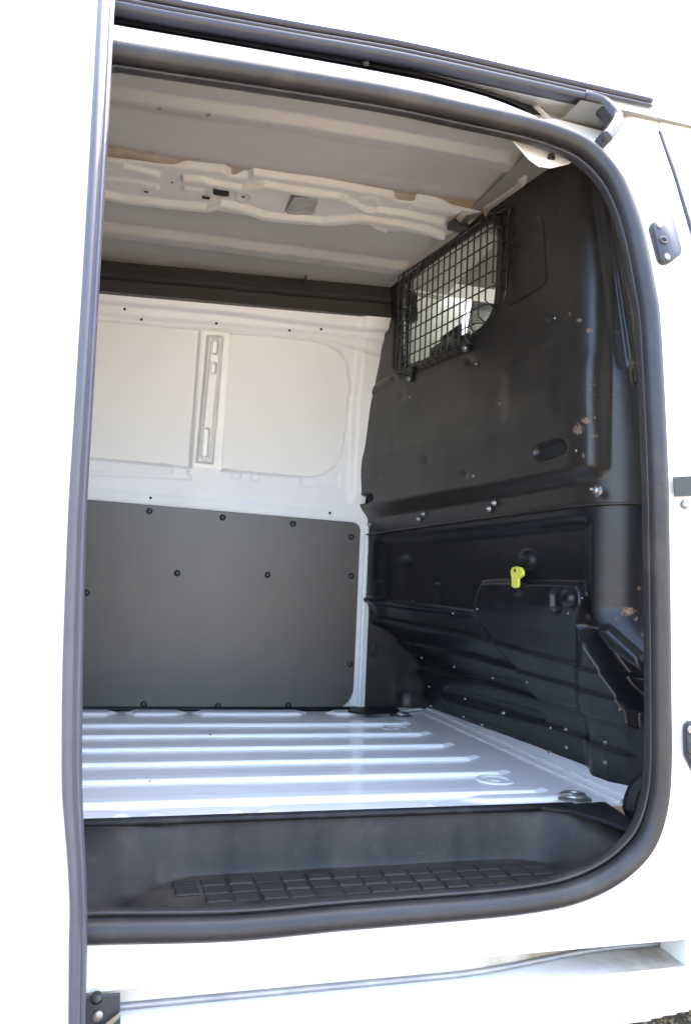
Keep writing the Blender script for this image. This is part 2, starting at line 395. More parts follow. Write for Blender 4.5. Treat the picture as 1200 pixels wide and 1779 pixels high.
# ---- rubber seal round the opening
prof = [(-.020, -.010), (-.022, 0), (-.019, .010), (-.010, .0165), (.004, .018), (.016, .014), (.024, .006), (.030, -.004), (.034, -.016), (.028, -.020), (.016, -.018), (.0, -.0185), (-.012, -.017)]
seal = obj('door_seal', sweep(seal_path, prof, closed=True, side=(0, 1, 0)), 'rubber', van)

lip = [p + np.array([-(p[0]-.43)*.030, .012, -(p[2]-1.2)*.030]) for p in seal_path]
obj('seal_lip', sweep(lip, ell(.012, .0035, 8), closed=True, side=(0, 1, 0)), 'rubber', seal)
# ---- flange from the opening edge into the bay
fl_in = []
cseal = np.array([.43, 0, 1.2])
rows = []
for off, k, kz in ((.006, 1.01, 1.01), (.03, 1.05, 1.04), (.12, 1.2, 1.11)):
    rows.append([np.array([cseal[0] + (p[0]-cseal[0])*k, p[1] + off, cseal[2] + (p[2]-cseal[2])*kz]) for p in seal_path] )
me = loft([r + [r[0]] for r in rows]); obj('opening_flange', me, 'trim', van)

# ================================================================== upper rail and trim
def bodyline(pts, off): return smooth_path([on_body(*p, off) for p in pts], 8)
TOP = [(-700, -190), (-200, -98), (200, -20), (310, 2), (500, 38), (700, 74), (900, 120), (1050, 155), (1128, 173)]
def shift(pts, a, b):  # a px at left, b px at right, downwards
    x0, x1 = 200, 1128
    return [(x, y + a + (b-a)*max(0, min(1, (x-x0)/(x1-x0)))) for x, y in pts]
trim = obj('roof_trim', sweep(bodyline(shift(TOP, 8, 5), -.020), ell(.014, .0105, 12), side=(0, 1, 0)), 'trim', van)
obj('trim_bead', sweep(bodyline(shift(TOP, 22, 14), -.016), ell(.012, .0068, 10), side=(0, 1, 0)), 'trim', trim)
LIP = [(-700, -152), (-200, -62), (200, 14), (310, 35), (500, 68), (700, 103), (900, 146), (985, 165), (1020, 173), (1042, 183), (1058, 200), (1064, 212), (1058, 226), (1046, 242)]
obj('rail_lip', sweep(bodyline(LIP, -.018), [(-.014, -.006), (-.014, .006), (-.008, .0095), (.014, .009), (.02, .004), (.02, -.006), (.008, -.009), (-.008, -.009)], side=(0, 1, 0)), 'trim', van)
obj('lip_end', sweep(bodyline([(1012, 172), (1040, 181), (1060, 199), (1066, 212), (1060, 226), (1046, 245)], -.016), [(-.020, -.010), (-.020, .008), (-.014, .0125), (.016, .0125), (.02, .008), (.02, -.010), (.012, -.0125), (-.014, -.0125)], side=(0, 1, 0)), 'trim', van)
obj('trim_backing', loft([[on_body(x, y, -.006) for x, y in shift(TOP, 2, 2)], [on_body(x, y, -.006) for x, y in shift(TOP, 30, 16)]]), 'trim', trim)
# slide track, turning inwards at its front end
TR = [(-700, -128, .03), (-200, -38, .03), (200, 36, .03), (450, 81, .03), (640, 112, .03), (700, 124, .032), (800, 150, .04), (870, 174, .06), (930, 205, .085), (960, 228, .10)]
xsT = [-700, -200, 200, 450, 700, 780, 860, 905, 940]
def tl(ys, offs): return smooth_path([on_body(x, y, o) for x, y, o in zip(xsT, ys, offs)], 6)
O_ = np.array([.018, .018, .018, .018, .020, .028, .046, .062, .078])
upY = [-150, -60, 14, 60, 102, 122, 146, 170, 200]; loY = [-112, -26, 49, 93, 138, 156, 178, 194, 212]
mdY = [u*.42 + l*.58 for u, l in zip(upY, loY)]; md2 = [u*.32 + l*.68 for u, l in zip(upY, loY)]
track = obj('slide_track', loft([tl(upY, O_ + .02), tl(upY, O_), tl(mdY, O_ + .006), tl(mdY, O_ - .010), tl(md2, O_ - .010), tl(md2, O_ + .004), tl(loY, O_ - .004), tl([y + 3 for y in loY], O_ + .02)]), 'track', van, smooth=False)
PX = [-700, 200, 450, 700, 845, 930, 1000, 1052]
PL = [-112, 46, 91, 136, 171, 206, 241, 250]; PU = [-160, 8, 56, 96, 132, 152, 168, 190]
def pk(ys, o): return smooth_path([on_body(x, y, o) for x, y in zip(PX, ys)], 6)
pm = [a*.45 + b*.55 for a, b in zip(PU, PL)]
pocket = obj('rail_pocket', loft([pk(PL, -.001), pk(PL, .02), pk([y - 1 for y in PL], .075), pk(pm, .09), pk(PU, .085), pk(PU, -.004)]), 'inner', van)
obj('pocket_end', loft([[on_body(1050, 248, o) for o in (0, .05, .09)], [on_body(1062, 214, o) for o in (0, .05, .09)], [on_body(1050, 186, o) for o in (0, .05, .09)]]), 'inner', pocket)
obj('pocket_bead', sweep(smooth_path([on_body(x, y, o) for x, y, o in [(800, 128, .082), (850, 142, .08), (900, 165, .078), (940, 196, .076), (960, 215, .076)]], 6), ell(.008, .006, 8), side=(0, 1, 0)), 'inner', pocket)
obj('cantrail_edge', tube(smooth_path([on_body(x, y, .0005) for x, y in [(-700, -112), (-200, -25), (190, 46), (450, 91), (700, 137), (800, 160), (860, 178), (930, 206)]], 8), .0042, 8), 'white', van)
boltm = lathe([(0, .006), (.004, .006), (.0055, .0045), (.006, 0), (.009, 0), (.009, -.001)], 12)
p = on_body(637, 107, .0); put('bolt', boltm, 'blackbolt', track, p + np.array([0, .004, 0]), (0, -1, -.2), .8)

# roof skin, far outer skin, rear doors: close the bay
ny = np.linspace(0, 1, 17)
def roofline(x): return [np.array([x, .235 + 1.05*t, 2.092 + .075*math.sin(math.pi*t)**.7]) for t in ny]
rk = [roofline(x) for x in (-1.9, -1.0, 0, .8, 1.5, 1.9)] 
obj('roof_skin', loft(rk), 'white', van)
zz = np.linspace(.25, 2.092, 22)
obj('far_skin', loft([[np.array([x, float(YF(z)) + .10, z]) for z in zz] for x in (-1.9, 0, 1.2)]), 'white', van)
rear = obj('rear_door', loft([[np.array([-1.9, float(YB(z)), z]) for z in zz], [np.array([-1.9, float(YF(z)) + .10, z]) for z in zz]]), 'inner', van)
obj('rear_door_panel', box(-1.885, -1.875, .15, 1.42, .6, 1.2), 'board', rear)
obj('underbody', box(-1.9, 2.2, .22, 1.50, .30, .40), 'hole', van)

# ================================================================== floor
SIDE_X = 1.10
nf = hf('floor', np.linspace(-1.88, 1.16, 60), np.linspace(.226, 1.53, 40), lambda u, v: (np.stack([u, v, 0*u + ZF], -1), np.stack([0*u, 0*u, 1+0*u], -1)),
        lambda px, py, P: .0012*vnoise(P[..., 0], P[..., 1], 4, 3), 'floor', van)
def rib(x0, x1, yc, w=.062, h=.008, taper=.045, t0=True, t1=True, ramp_=.009):
    a = taper if t0 else .001; b = taper if t1 else .001; hw = w/2; tw = hw - ramp_
    def ring(hw_, z, ia, ib): return [(x0+ia, yc, z), (x0+a+ia*.3, yc-hw_, z), (x1-b-ib*.3, yc-hw_, z), (x1-ib, yc, z), (x1-b-ib*.3, yc+hw_, z), (x0+a+ia*.3, yc+hw_, z)]
    rs = [ring(hw, ZF-.002, 0, 0), ring(hw-.001, ZF+.001, .001, .001), ring((hw+tw)/2+.001, ZF+h*.62, .010, .010), ring(tw+.002, ZF+h*.95, .018, .018), ring(tw-.004, ZF+h, .026, .026)]
    V = [p for r in rs for p in r]; F = []
    for k in range(len(rs)-1):
        for i in range(6): F.append([k*6+i, k*6+(i+1) % 6, (k+1)*6+(i+1) % 6, (k+1)*6+i])
    F.append([len(rs)*6-6+i for i in range(6)]); return mesh(V, F)
for (ex, ey), (lx, ly) in zip([(717, 1257), (754, 1274), (793, 1293), (838, 1315), (890, 1340), (953, 1370)], [(145, 1256), (145, 1275), (145, 1298), (145, 1323), (145, 1353), (145, 1393)]):
    a = onZ(ex, ey, ZF+.004); b = onZ(lx, ly, ZF+.004); o = obj('floor_rib', rib(-1.7, a[0], (a[1]+b[1])/2, .060), 'floor', nf, smooth=False)
    o.rotation_euler = (0, 0, 0)
yf = .262
for px0, px1 in ((-600, 228), (252, 432), (456, 788)):
    a = onZ(px0, 1430, ZF)[0]; b = onZ(px1, 1424, ZF)[0]; obj('floor_rib', rib(a, b, yf, .064, .008, .03), 'floor', nf, smooth=False)
a = onZ(815, 1402, ZF); b = onZ(985, 1392, ZF); obj('floor_rib', rib(a[0], b[0]+.02, .305, .05, .006, .05), 'floor', nf)
for px0, px1 in ((-700, 205), (216, 326), (333, 537), (566, 690)):
    a = onZ(px0, 1240, ZF)[0]; b = onZ(px1, 1242, ZF)[0]; obj('floor_rib', rib(a, b, 1.402, .075, .008, .03), 'floor', nf, smooth=False)
p0 = onZ(-200, 1426, ZF); p1 = onZ(755, 1398, ZF); obj('floor_crease', sweep(lerp((p0[0], .345, ZF+.0005), (p1[0], .345, ZF+.0005), 4), ell(.004, .0018, 8), side=(0, 1, 0)), 'floor', nf)
# round drain embossings and recessed lashing rings
drain = lathe([(.046, .0), (.043, .0035), (.036, .0038), (.032, .001), (.012, .001), (.010, .003), (.006, .003), (.0, .0015)], 28)
for q, s in (((859, 1356), 1.0), ((689, 1266), 1.0), ((800, 1700), 0)):
    if s: put('drain_boss', drain, 'floor', nf, onZ(*q, ZF+.001), (0, 0, 1), s)
def lashing(px, py, s=1.0):
    c = onZ(px, py, ZF); base = lathe([(.0, .002), (.026, .002), (.030, .004), (.037, .003), (.040, 0)], 26)
    o = put('lashing_point', base, 'ring', nf, c, (0, 0, 1), s)
    ringp = [np.array([.024*math.cos(a), .024*math.sin(a), .007]) for a in np.linspace(0, 2*math.pi, 25)[:-1]]
    r = obj('lashing_ring', sweep(ringp, ell(.0048, .0048, 8), closed=True, side=(0, 0, 1)), 'ring', o)
    b = obj('ring_bar', tube(lerp((-.026, .004, .008), (.026, .004, .008), 3), .005, 8), 'ring', o)
lashing(995, 1387, 1.0); lashing(696, 1243, 1.0)
# sealed edge strip along the bulkhead foot
A0, A1 = onZ(728, 1238, ZF), onZ(1076, 1396, ZF); B0, B1 = onZ(741, 1226, ZF), onZ(1092, 1383, ZF)
ks = obj('floor_edge_strip', loft([[p + np.array([0, 0, .001]) for p in lerp(A0, A1, 8)], [p + np.array([0, 0, .006]) for p in lerp(A0*.6+B0*.4, A1*.6+B1*.4, 8)], [p + np.array([0, 0, .010]) for p in lerp(A0*.35+B0*.65, A1*.35+B1*.65, 8)], [p + np.array([0, 0, .022]) for p in lerp(B0, B1, 8)], [p + np.array([.03, 0, .024]) for p in lerp(B0, B1, 8)]]), 'floor', nf)
def wob(a, b, n, s, sd):
    r = np.random.default_rng(sd); return [p + np.array([r.normal(0, s), 0, 0]) for p in lerp(a, b, n)]
obj('sealant_bead', tube(wob(A0*.95+B0*.05+[0, 0, .002], A1*.95+B1*.05+[0, 0, .002], 60, .0007, 1), .0028, 6), 'sealant', ks)
obj('sealant_bead', tube(wob(A0*.5+B0*.5+[0, 0, .010], A1*.5+B1*.5+[0, 0, .010], 60, .0006, 2), .0022, 6), 'sealant', ks)
# white sill patch and black corner cover at the far end
c = [(676, 1226), (690, 1221), (738, 1222), (748, 1231), (700, 1238)]
obj('corner_patch', prism([onZ(x, y, ZF+.003) for x, y in c], (0, 0, 1), .006, .003), 'sealant', nf, smooth=False)
c = [(604, 1237), (618, 1219), (672, 1222), (694, 1235), (688, 1240), (640, 1243)]
obj('corner_cover', prism([onZ(x, y, ZF+.010) for x, y in c], (0, 0, 1), .004, .002), 'plastic', nf, smooth=False)
p = [onZ(x, 1234, ZF) for x in (-900, 620)]
obj('floor_rear_lip', sweep(lerp((-1.7, 1.448, ZF+.006), (.86, 1.448, ZF+.006), 5), [(-.008, -.008), (-.008, .008), (.012, .008), (.012, -.008)], side=(0, 1, 0)), 'plastic', nf)

# ================================================================== black step
ZT = .462
def step_base(u, v): return np.stack([u, v, 0*u + ZT], -1), np.stack([0*u, 0*u, 1 + 0*u], -1)
def step_h(X, Y):
    # riser at the back; at both ends the tread sweeps up to the floor edge
    ys = .200 - .165*ss(.19, -.03, X) - .15*ss(.80, 1.0, X)
    t = np.clip((Y - ys)/(.226 - ys), 0, 1); wall = t*t*(3 - 2*t)
    return np.minimum((ZF + .004 - ZT)*wall*(1 - .35*ss(.9, 1.0, X)) + .06*ss(.86, 1.0, X), ZF + .003 - ZT)
def step_disp(px, py, P):
    X, Y = P[..., 0], P[..., 1]
    h = step_h(X, Y)
    h += -.006*ss(.05, .0, Y) + .0012*vnoise(X, Y, 14, 5)
    return h
Yg = np.concatenate([np.linspace(.014, .17, 36), np.linspace(.172, .232, 44)])
def step_wear(px, py):
    return .42*np.exp(-(((px-985)/70)**2 + ((py-1440)/16)**2)) + .25*np.exp(-(((px-900)/160)**2 + ((py-1428)/10)**2)) - .1
def step_grime(px, py):
    # dust on the riser (plan pixels of the flat sheet) and scuffs on the tread
    g_ = .85*ss(1440, 1500, 1900 - py)*0
    return g_ + .30 + .35*vnoise(px, py, 1/60., 71) + .3*vnoise(px, py, 1/22., 72) + .5*np.exp(-(((px-960)/120)**2 + ((py-1470)/26)**2)) + .35*np.exp(-(((px-330)/40)**2 + ((py-1560)/40)**2))
step = hf('step', np.concatenate([np.linspace(-.15, .16, 50)[:-1], np.linspace(.16, .8, 90)[:-1], np.linspace(.8, 1.02, 60)]), Yg, step_base, step_disp, 'plastic', van, wear=step_wear, grime_shade=step_grime)
obj('step_lip', sweep(lerp((-.15, .222, ZF+.005), (.965, .222, ZF+.005), 8), [(-.012, -.005), (-.012, .005), (.012, .004), (.014, -.002), (.012, -.006)], side=(0, 1, 0)), 'plastic', step)
c = [(938, 1406), (1050, 1398), (1112, 1440), (1108, 1452), (1040, 1428), (985, 1412)]
obj('step_end_cover', prism([onZ(x, y, ZF+.004) for x, y in c], (0, 0, 1), .007, .003), 'plastic', step, smooth=False)
obj('pillar_foot', prism([onY(x, y, .20) for x, y in [(1092, 1360), (1150, 1300), (1150, 1480), (1112, 1452), (1096, 1441), (1080, 1403), (1084, 1380)]], (-.2, -1, 0), .03, .014), 'plastic', step, smooth=False)
# tread blocks
bl = box(-.5, .5, -.5, .5, 0, .0022, .0); 
me_b = mesh([(-.5, -.5, 0), (.5, -.5, 0), (.5, .5, 0), (-.5, .5, 0), (-.46, -.42, .003), (.46, -.42, .003), (.46, .42, .003), (-.46, .42, .003)], [[0, 1, 5, 4], [1, 2, 6, 5], [2, 3, 7, 6], [3, 0, 4, 7], [4, 5, 6, 7]])
me_b.materials.append(M['plastic'])
ag_ = me_b.attributes.new('grime_shade', 'FLOAT', 'POINT'); ag_.data.foreach_set('value', [.26]*8)
rt = random.Random(2)
for i in range(15):
    for j in range(3):
        x = .165 + i*.0475 + .0; y = .086 + j*.037
        if i in (0, 14) and j == 0: continue
        o = bpy.data.objects.new('tread_block', me_b); col.objects.link(o); o.parent = step
        o.location = (x + rt.uniform(-.001, .001), y, ZT - .0002 - .006*(0) + .0008); o.scale = (.041, .031, rt.uniform(.35, .95))
# ================================================================== far wall
def far_base(off=0.0):
    def f(u, v):
        P = np.stack([u, YF(v) + off, v], -1)
        s = .5*np.maximum(v - 1.2, 0); N = np.stack([0*u, -np.ones_like(u), -s], -1); N /= np.linalg.norm(N, axis=-1, keepdims=True)
        return P, N
    return f
HL = [(-900, 452), (346, 574), (331, 812), (-900, 700)]
HR = [(394, 581), (470, 585), (540, 593), (572, 601), (592, 613), (603, 632), (606, 655), (608, 676), (604, 692), (599, 745), (596, 768), (592, 790), (582, 808), (566, 820), (545, 827), (500, 826), (384, 816)]
def frame_disp(px, py, P):
    d = np.zeros(px.shape)
    d -= .016*np.maximum(inside(px, py, HL, 7), inside(px, py, HR, 9))
    d += .004*np.maximum(inside(px, py, [(x, y) for x, y in [(-900, 440), (346, 562), (346, 574), (331, 812), (331, 824), (-900, 712)]], 6), inside(px, py, [(384, 569), (480, 573), (548, 581), (588, 592), (614, 612), (622, 650), (614, 740), (606, 800), (590, 830), (555, 844), (500, 842), (372, 830)], 6))*0
    # upper header: bands with creases
    d += .020*(1 - ss(-5, 5, below(px, py, [(165, 524), (400, 545), (560, 566), (650, 574)])))
    d -= .008*ss(-6, 6, below(px, py, [(165, 545), (400, 566), (560, 580), (650, 592)]))*(1 - ss(-5, 5, below(px, py, [(165, 556), (400, 574), (560, 588), (640, 612)])))
    # lower sill of the frame with flange towards the board
    d += .004*ss(-7, 7, below(px, py, [(150, 850), (400, 872), (600, 893), (640, 897)]))
    d -= .003*bead(px, py, [(150, 822), (330, 830)], 5)
    # post beside the bulkhead
    d += .012*ss(-7, 10, px - np.interp(py, [560, 700, 900], [628, 614, 606]))*(1 - ss(850, 885, py))
    for x0, x1, y0, y1 in ((302, 328, 806, 826), (404, 420, 815, 833), (438, 452, 818, 836), (524, 590, 820, 846)):
        d -= .003*inside(px, py, [(x0, y0), (x1, y0+1), (x1-2, y1), (x0-2, y1-1)], 4)
    d += .0015*vnoise(P[..., 0], P[..., 2], 7, 8)
    return d
def frame_keep(px, py, P): return (below(px, py, [(172, 503), (672, 547)]) > 0) & (poly_d(px, py, HL) > -5) & (poly_d(px, py, HR) > -5)
farw = hf('side_frame', np.concatenate([np.linspace(-1.88, -.12, 60)[:-1], np.arange(-.12, .95, .0036)]), np.arange(1.185, 2.0, .0036), far_base(), frame_disp, 'inner', van, keep=frame_keep, flip=True)
def hole_panel(px0, px1):
    return loft([[np.array([x, float(YF(z)) + .013 + .004*math.sin((x+z)*5), z]) for z in np.linspace(1.30, 1.87, 24)] for x in np.linspace(px0, px1, 14)])
obj('panel_blank', hole_panel(-1.88, .2605), 'blank', farw)
obj('panel_blank', hole_panel(.262, .84), 'blank', farw)
# pillar between the panels, with pressed slots
PIL = [(350, 574), (399, 579), (384, 817), (331, 812)]
def pil_disp(px, py, P):
    d = np.zeros(px.shape)
    d += .016*inside(px, py, [(361, 584), (387, 586), (369, 805), (342, 803)], 5)
    d += .005*(1 - ss(6.5, 9.5, seg_d(px, py, [(374, 596), (356, 792)])))
    for a, b in (((374, 595), (373, 611)), ((371, 634), (370, 645)), ((359, 748), (356, 790))):
        d -= .020*(1 - ss(3.6, 5.2, seg_d(px, py, [a, b])))
    d += .0008*vnoise(P[..., 0], P[..., 2], 25, 11)
    return d
a0 = on_far(331, 812); a1 = on_far(399, 579)
hf('pillar', np.arange(.255, .43, .0022), np.arange(1.345, 1.865, .0026), far_base(-.003), pil_disp, 'galv', farw, keep=lambda px, py, P: poly_d(px, py, PIL) < 1, flip=True)
# fastener holes
dotm = lathe([(0, .0012), (.0035, .0012), (.0045, .0)], 10)
for q in ((217, 537), (558, 572), (246, 555), (376, 562), (503, 574), (262, 865), (573, 891), (637, 595), (635, 540)):
    if q[0] < 620: put('rivet_hole', dotm, 'hole', farw, on_far(*q, -.024 if q[1] < 560 else -.012), (0, -1, -.2), 1.0)
# lower wall and lining board
lw = obj('lower_wall', loft([[np.array([x, 1.478, z]) for z in np.linspace(.53, 1.20, 8)] for x in (-1.88, 0, .93)]), 'inner', van)
def rrect(x0, x1, z0, z1, r, rs, n=7):
    out = []
    for cx_, cz_, a0, rad in ((x1-r, z0+r, -90, rs[0]), (x1-r, z1-r, 0, rs[1]), (x0+r, z1-r, 90, 0), (x0+r, z0+r, 180, 0)):
        for i in range(n):
            a = math.radians(a0 + 90*i/(n-1)); out.append((cx_ + r*math.cos(a), cz_ + r*math.sin(a)))
    return out
btl, btr = onY(154, 868, 1.455), onY(598, 906, 1.455)
def board_mesh():
    x1 = onY(622, 1000, 1.455)[0]; sl = (btr[2]-btl[2])/(btr[0]-btl[0])
    ztop = lambda x: btl[2] + sl*(x-btl[0])
    pts = [(-1.85, ZF+.004)]
    pts += [(-1.85, ztop(-1.85))]
    for i in range(8):
        a = math.radians(90 - 90*i/7); pts.append((x1 - .03 + .03*math.cos(a), ztop(x1) - .03 + .03*math.sin(a)))
    for i in range(10):
        a = math.radians(0 - 90*i/9); pts.append((x1 - .075 + .075*math.cos(a), ZF + .006 + .075 + .075*math.sin(a)))
    return prism([(x, 1.462, z) for x, z in pts], (0, -1, 0), .012, .0025)
board = obj('lining_board', board_mesh(), 'board', van, smooth=False)
rivm = lathe([(0, .0065), (.004, .0062), (.0085, .0045), (.0105, .0015), (.0108, 0)], 18)
for q in ((260, 888), (387, 899), (509, 910), (610, 933), (308, 996), (465, 999), (610, 1001), (608, 1154), (250, 1224), (379, 1227), (501, 1225), (-20, 872), (150, 1030), (-40, 1010)):
    p = onY(*q, 1.4500); put('push_rivet', rivm, 'blackbolt', board, p, (0, -1, 0), 1.0)
# white jamb strip and sealant right of the board
xs = onY(632, 1000, 1.455)[0]
jb = obj('corner_strip', loft([[np.array([xs-.03, 1.474, z]) for z in np.linspace(.55, 1.2, 12)], [np.array([xs-.008, 1.458, z]) for z in np.linspace(.55, 1.2, 12)], [np.array([xs+.018, 1.450, z]) for z in np.linspace(.55, 1.2, 12)], [np.array([xs+.03, 1.47, z]) for z in np.linspace(.55, 1.2, 12)]]), 'inner', van)
for k, o_ in enumerate((-.004, .008)):
    obj('sealant_bead', tube(wob((xs+o_, 1.452-.2*max(0, o_), .56), (xs+o_, 1.452-.2*max(0, o_), 1.19), 60, .0006, 20+k), .0022, 6), 'sealant', jb)
# duct under the roof edge
def fl(px0, py0, px1, py1, Y, x0=-1.88):
    a = onY(px0, py0, Y); b = onY(px1, py1, Y); k = (b[2]-a[2])/(b[0]-a[0])
    return [np.array([x, Y, a[2] + k*(x-a[0])]) for x in np.linspace(x0, .98, 40)]
L0 = fl(175, 458, 690, 500, 1.35); L1 = fl(174, 474, 680, 519, 1.315); L1b = fl(174, 481, 680, 526, 1.327); L2 = fl(173, 485, 680, 530, 1.312); L3 = fl(172, 505, 672, 551, 1.305); L4 = fl(172, 510, 672, 556, 1.335)
Lt = [p + np.array([0, .05, .03]) for p in L0]; Lb = [p + np.array([0, .06, .01]) for p in L4]
duct = obj('cable_duct', loft([Lt, L0, L1, L1b, L2, L3, L4, Lb]), 'duct', van, smooth=False)
a = onY(528, 490, 1.334); obj('duct_joint', box(a[0]-.002, a[0]+.002, 1.300, 1.33, a[2]-.02, a[2]+.012), 'duct', duct)

# ================================================================== ceiling
def zceil(X, Y): return 2.100 - .042*ss(.62, 1.15, Y) - (.058 - .036*np.clip(X/.9, 0, 1))*ss(1.05, 1.40, Y) - .04*ss(.48, .15, Y)
def ceil_base(u, v):
    P = np.stack([u, v, zceil(u, v)], -1); return P, np.stack([0*u, 0*u, -1 + 0*u], -1)
B1p = [(-900, 0), (185, 162), (500, 208), (700, 243), (880, 278), (905, 290)]
B2p = [(-900, 260), (180, 396), (450, 431), (640, 455), (690, 462), (712, 462), (735, 453), (790, 412), (830, 380)]
B3p = [(846, 352), (915, 297)]
B4p = [(683, 500), (724, 470)]
def ceil_disp(px, py, P):
    d = .022*bead(px, py, B1p, 17) + .020*bead(px, py, B2p, 13) + .020*bead(px, py, B3p, 11) + .018*bead(px, py, B4p, 10)
    # step down to the bow
    d += .012*bead(px, py, [(-900, 110), (182, 262), (400, 300), (620, 332), (850, 362)], 12)
    # pressed pan edges
    d += .005*ss(-14, 14, below(px, py, [(-900, 40), (185, 185), (500, 228), (700, 262), (900, 300)]))*(1 - ss(-14, 14, below(px, py, [(-900, 110), (182, 255), (400, 292), (620, 322), (850, 355)])))
    d += .003*vnoise(P[..., 0], P[..., 1], 5, 21) + .0015*vnoise(P[..., 0], P[..., 1], 13, 22)
    d += .0018*ss(-3, 3, below(px, py, [(560, 290), (690, 309), (700, 306), (720, 316), (850, 340)]))*(1-ss(840, 860, px))*ss(540, 640, px)
    return d
def spots(L_):
    def w(px, py):
        s = np.zeros(px.shape) - .2
        for x, y, r, a, *e in L_:
            ex = e[0] if e else 1.0
            s = np.maximum(s, 1.04*a*np.exp(-(((px-x)/(r*ex))**2 + ((py-y)/r)**2)))
        return s
    return w
ceilo = hf('ceiling', np.concatenate([np.linspace(-1.88, -.12, 60)[:-1], np.arange(-.12, 1.10, .0034)]), np.arange(.31, 1.45, .0034), ceil_base, ceil_disp, 'ceil', van, flip=True, grime_shade=lambda px, py: 1.15*np.exp(-((below(px, py, [(-900, 105), (182, 262), (400, 296), (620, 328), (850, 360)]) + 4)/11)**2) + .6*np.exp(-((below(px, py, B1p[:5]) - 2)/5)**2)*ss(900, 200, px) + .3*np.exp(-((below(px, py, B2p[:4]) + 12)/6)**2),
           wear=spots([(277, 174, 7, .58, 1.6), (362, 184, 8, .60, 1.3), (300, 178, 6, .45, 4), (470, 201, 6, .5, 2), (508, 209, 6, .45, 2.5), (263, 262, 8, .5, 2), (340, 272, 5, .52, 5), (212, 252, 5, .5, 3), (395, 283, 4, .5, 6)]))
# roof bow: pressed member bolted under the ceiling
BT = [(-900, 110), (185, 275), (390, 296), (405, 303), (430, 303), (440, 300), (690, 340), (705, 350), (735, 350), (745, 346), (830, 366)]
BOW = [(-900, 110), (185, 275), (390, 296), (404, 305), (430, 306), (440, 300), (560, 318), (680, 339), (692, 347), (716, 349), (726, 345), (800, 359), (838, 366), (842, 372), (812, 378), (800, 396), (790, 412), (740, 415), (700, 405), (672, 408), (640, 396), (560, 388), (420, 378), (395, 374), (370, 368), (180, 345), (-900, 180)]
K1 = [(185, 292), (215, 288), (245, 294), (275, 302)]
K2 = [(320, 308), (350, 310), (380, 318), (420, 324), (460, 318), (500, 326), (560, 336), (590, 340), (610, 350), (640, 362), (700, 370), (770, 384)]
K3 = [(-900, 180), (180, 335), (210, 342), (300, 352), (360, 358), (385, 352), (420, 358), (460, 372), (560, 382), (590, 380), (630, 376), (700, 388), (740, 396), (770, 408)]
K4 = [(185, 312), (240, 318), (272, 324)]
K5 = [(322, 328), (352, 332)]
def bow_base(u, v):
    P = np.stack([u, v, zceil(u, v) - .020], -1); return P, np.stack([0*u, 0*u, -1 + 0*u], -1)
def bow_disp(px, py, P):
    d = .014*bead(px, py, K2, 6.5) + .016*bead(px, py, K3, 6.5) + .011*bead(px, py, K1, 6) + .006*bead(px, py, K4, 6) + .006*bead(px, py, K5, 6)
    d -= .014*inside(px, py, [(374, 326), (396, 326), (396, 343), (372, 344)], 4)*3
    d -= .006*inside(px, py, [(506, 340), (550, 344), (546, 372), (494, 372)], 5)
    d += .004*(1 - ss(9, 13, np.hypot((px-424)/1.4, py-341))) - .003*(1 - ss(5, 8, np.hypot((px-424)/1.4, py-341)))
    d += .005*(1 - ss(8, 14, np.hypot((px-640)/1.6, py-352)))
    d += .006*inside(px, py, [(716, 352), (800, 366), (790, 376), (710, 362)], 5)
    d += .006*inside(px, py, [(640, 394), (668, 396), (672, 406), (636, 403)], 5)
    e = poly_d(px, py, BOW); d -= .016*ss(-5, 1, e)
    d += .0015*vnoise(P[..., 0], P[..., 1], 20, 31)
    return d
bow = hf('roof_bow', np.concatenate([np.linspace(-1.88, -.12, 50)[:-1], np.arange(-.12, 1.05, .0030)]), np.arange(.66, 1.16, .0026), bow_base, bow_disp, 'bow', van, keep=lambda px, py, P: poly_d(px, py, BOW) < 2, flip=True,
         wear=spots([(402, 370, 4, .5), (240, 275, 4, .48, 8), (530, 318, 3, .4, 8), (690, 336, 3, .4, 6)]))
obj('bare_patch', prism([onZ(x, y, 2.052) for x, y in [(511, 342), (549, 345), (551, 352), (543, 372), (500, 373), (497, 364)]], (0, 0, -1), .0016, .0008), 'bare', bow, smooth=False)
def bowz(q): p = onZ(*q, 2.065); return onZ(*q, float(zceil(p[0], p[1])) - .0215)
slot = prism([(x*.006, y*.0035, 0) for x, y in ((-1, -1), (1, -1), (1, 1), (-1, 1))], (0, 0, 1), .0015)
for q, s in (((259, 305), 1), ((254, 333), 1), ((299, 317), .6), ((365, 320), 1.7), ((358, 343), 1.7), ((423, 342), .8), ((636, 369), .9), ((764, 389), 1.2)):
    put('bow_slot', slot, 'hole', bow, bowz(q), (0, 0, -1), s, smooth=False)
c = bowz((384, 334)); put('bow_hole', prism([(.021*math.copysign(abs(math.cos(a))**.5, math.cos(a)), .019*math.copysign(abs(math.sin(a))**.5, math.sin(a)), 0) for a in np.linspace(0, 2*math.pi, 21)[:-1]], (0, 0, 1), .002), 'hole', bow, c, (0, 0, -1), 1.0, smooth=False)
c = onZ(798, 391, 2.02)
obj('cable_clip', prism([onZ(x, y, 2.045) for x, y in [(778, 385), (790, 379), (798, 386), (812, 388), (816, 396), (795, 397), (776, 393)]], (0, 0, -1), .012, .003), 'blackbolt', bow, smooth=False)

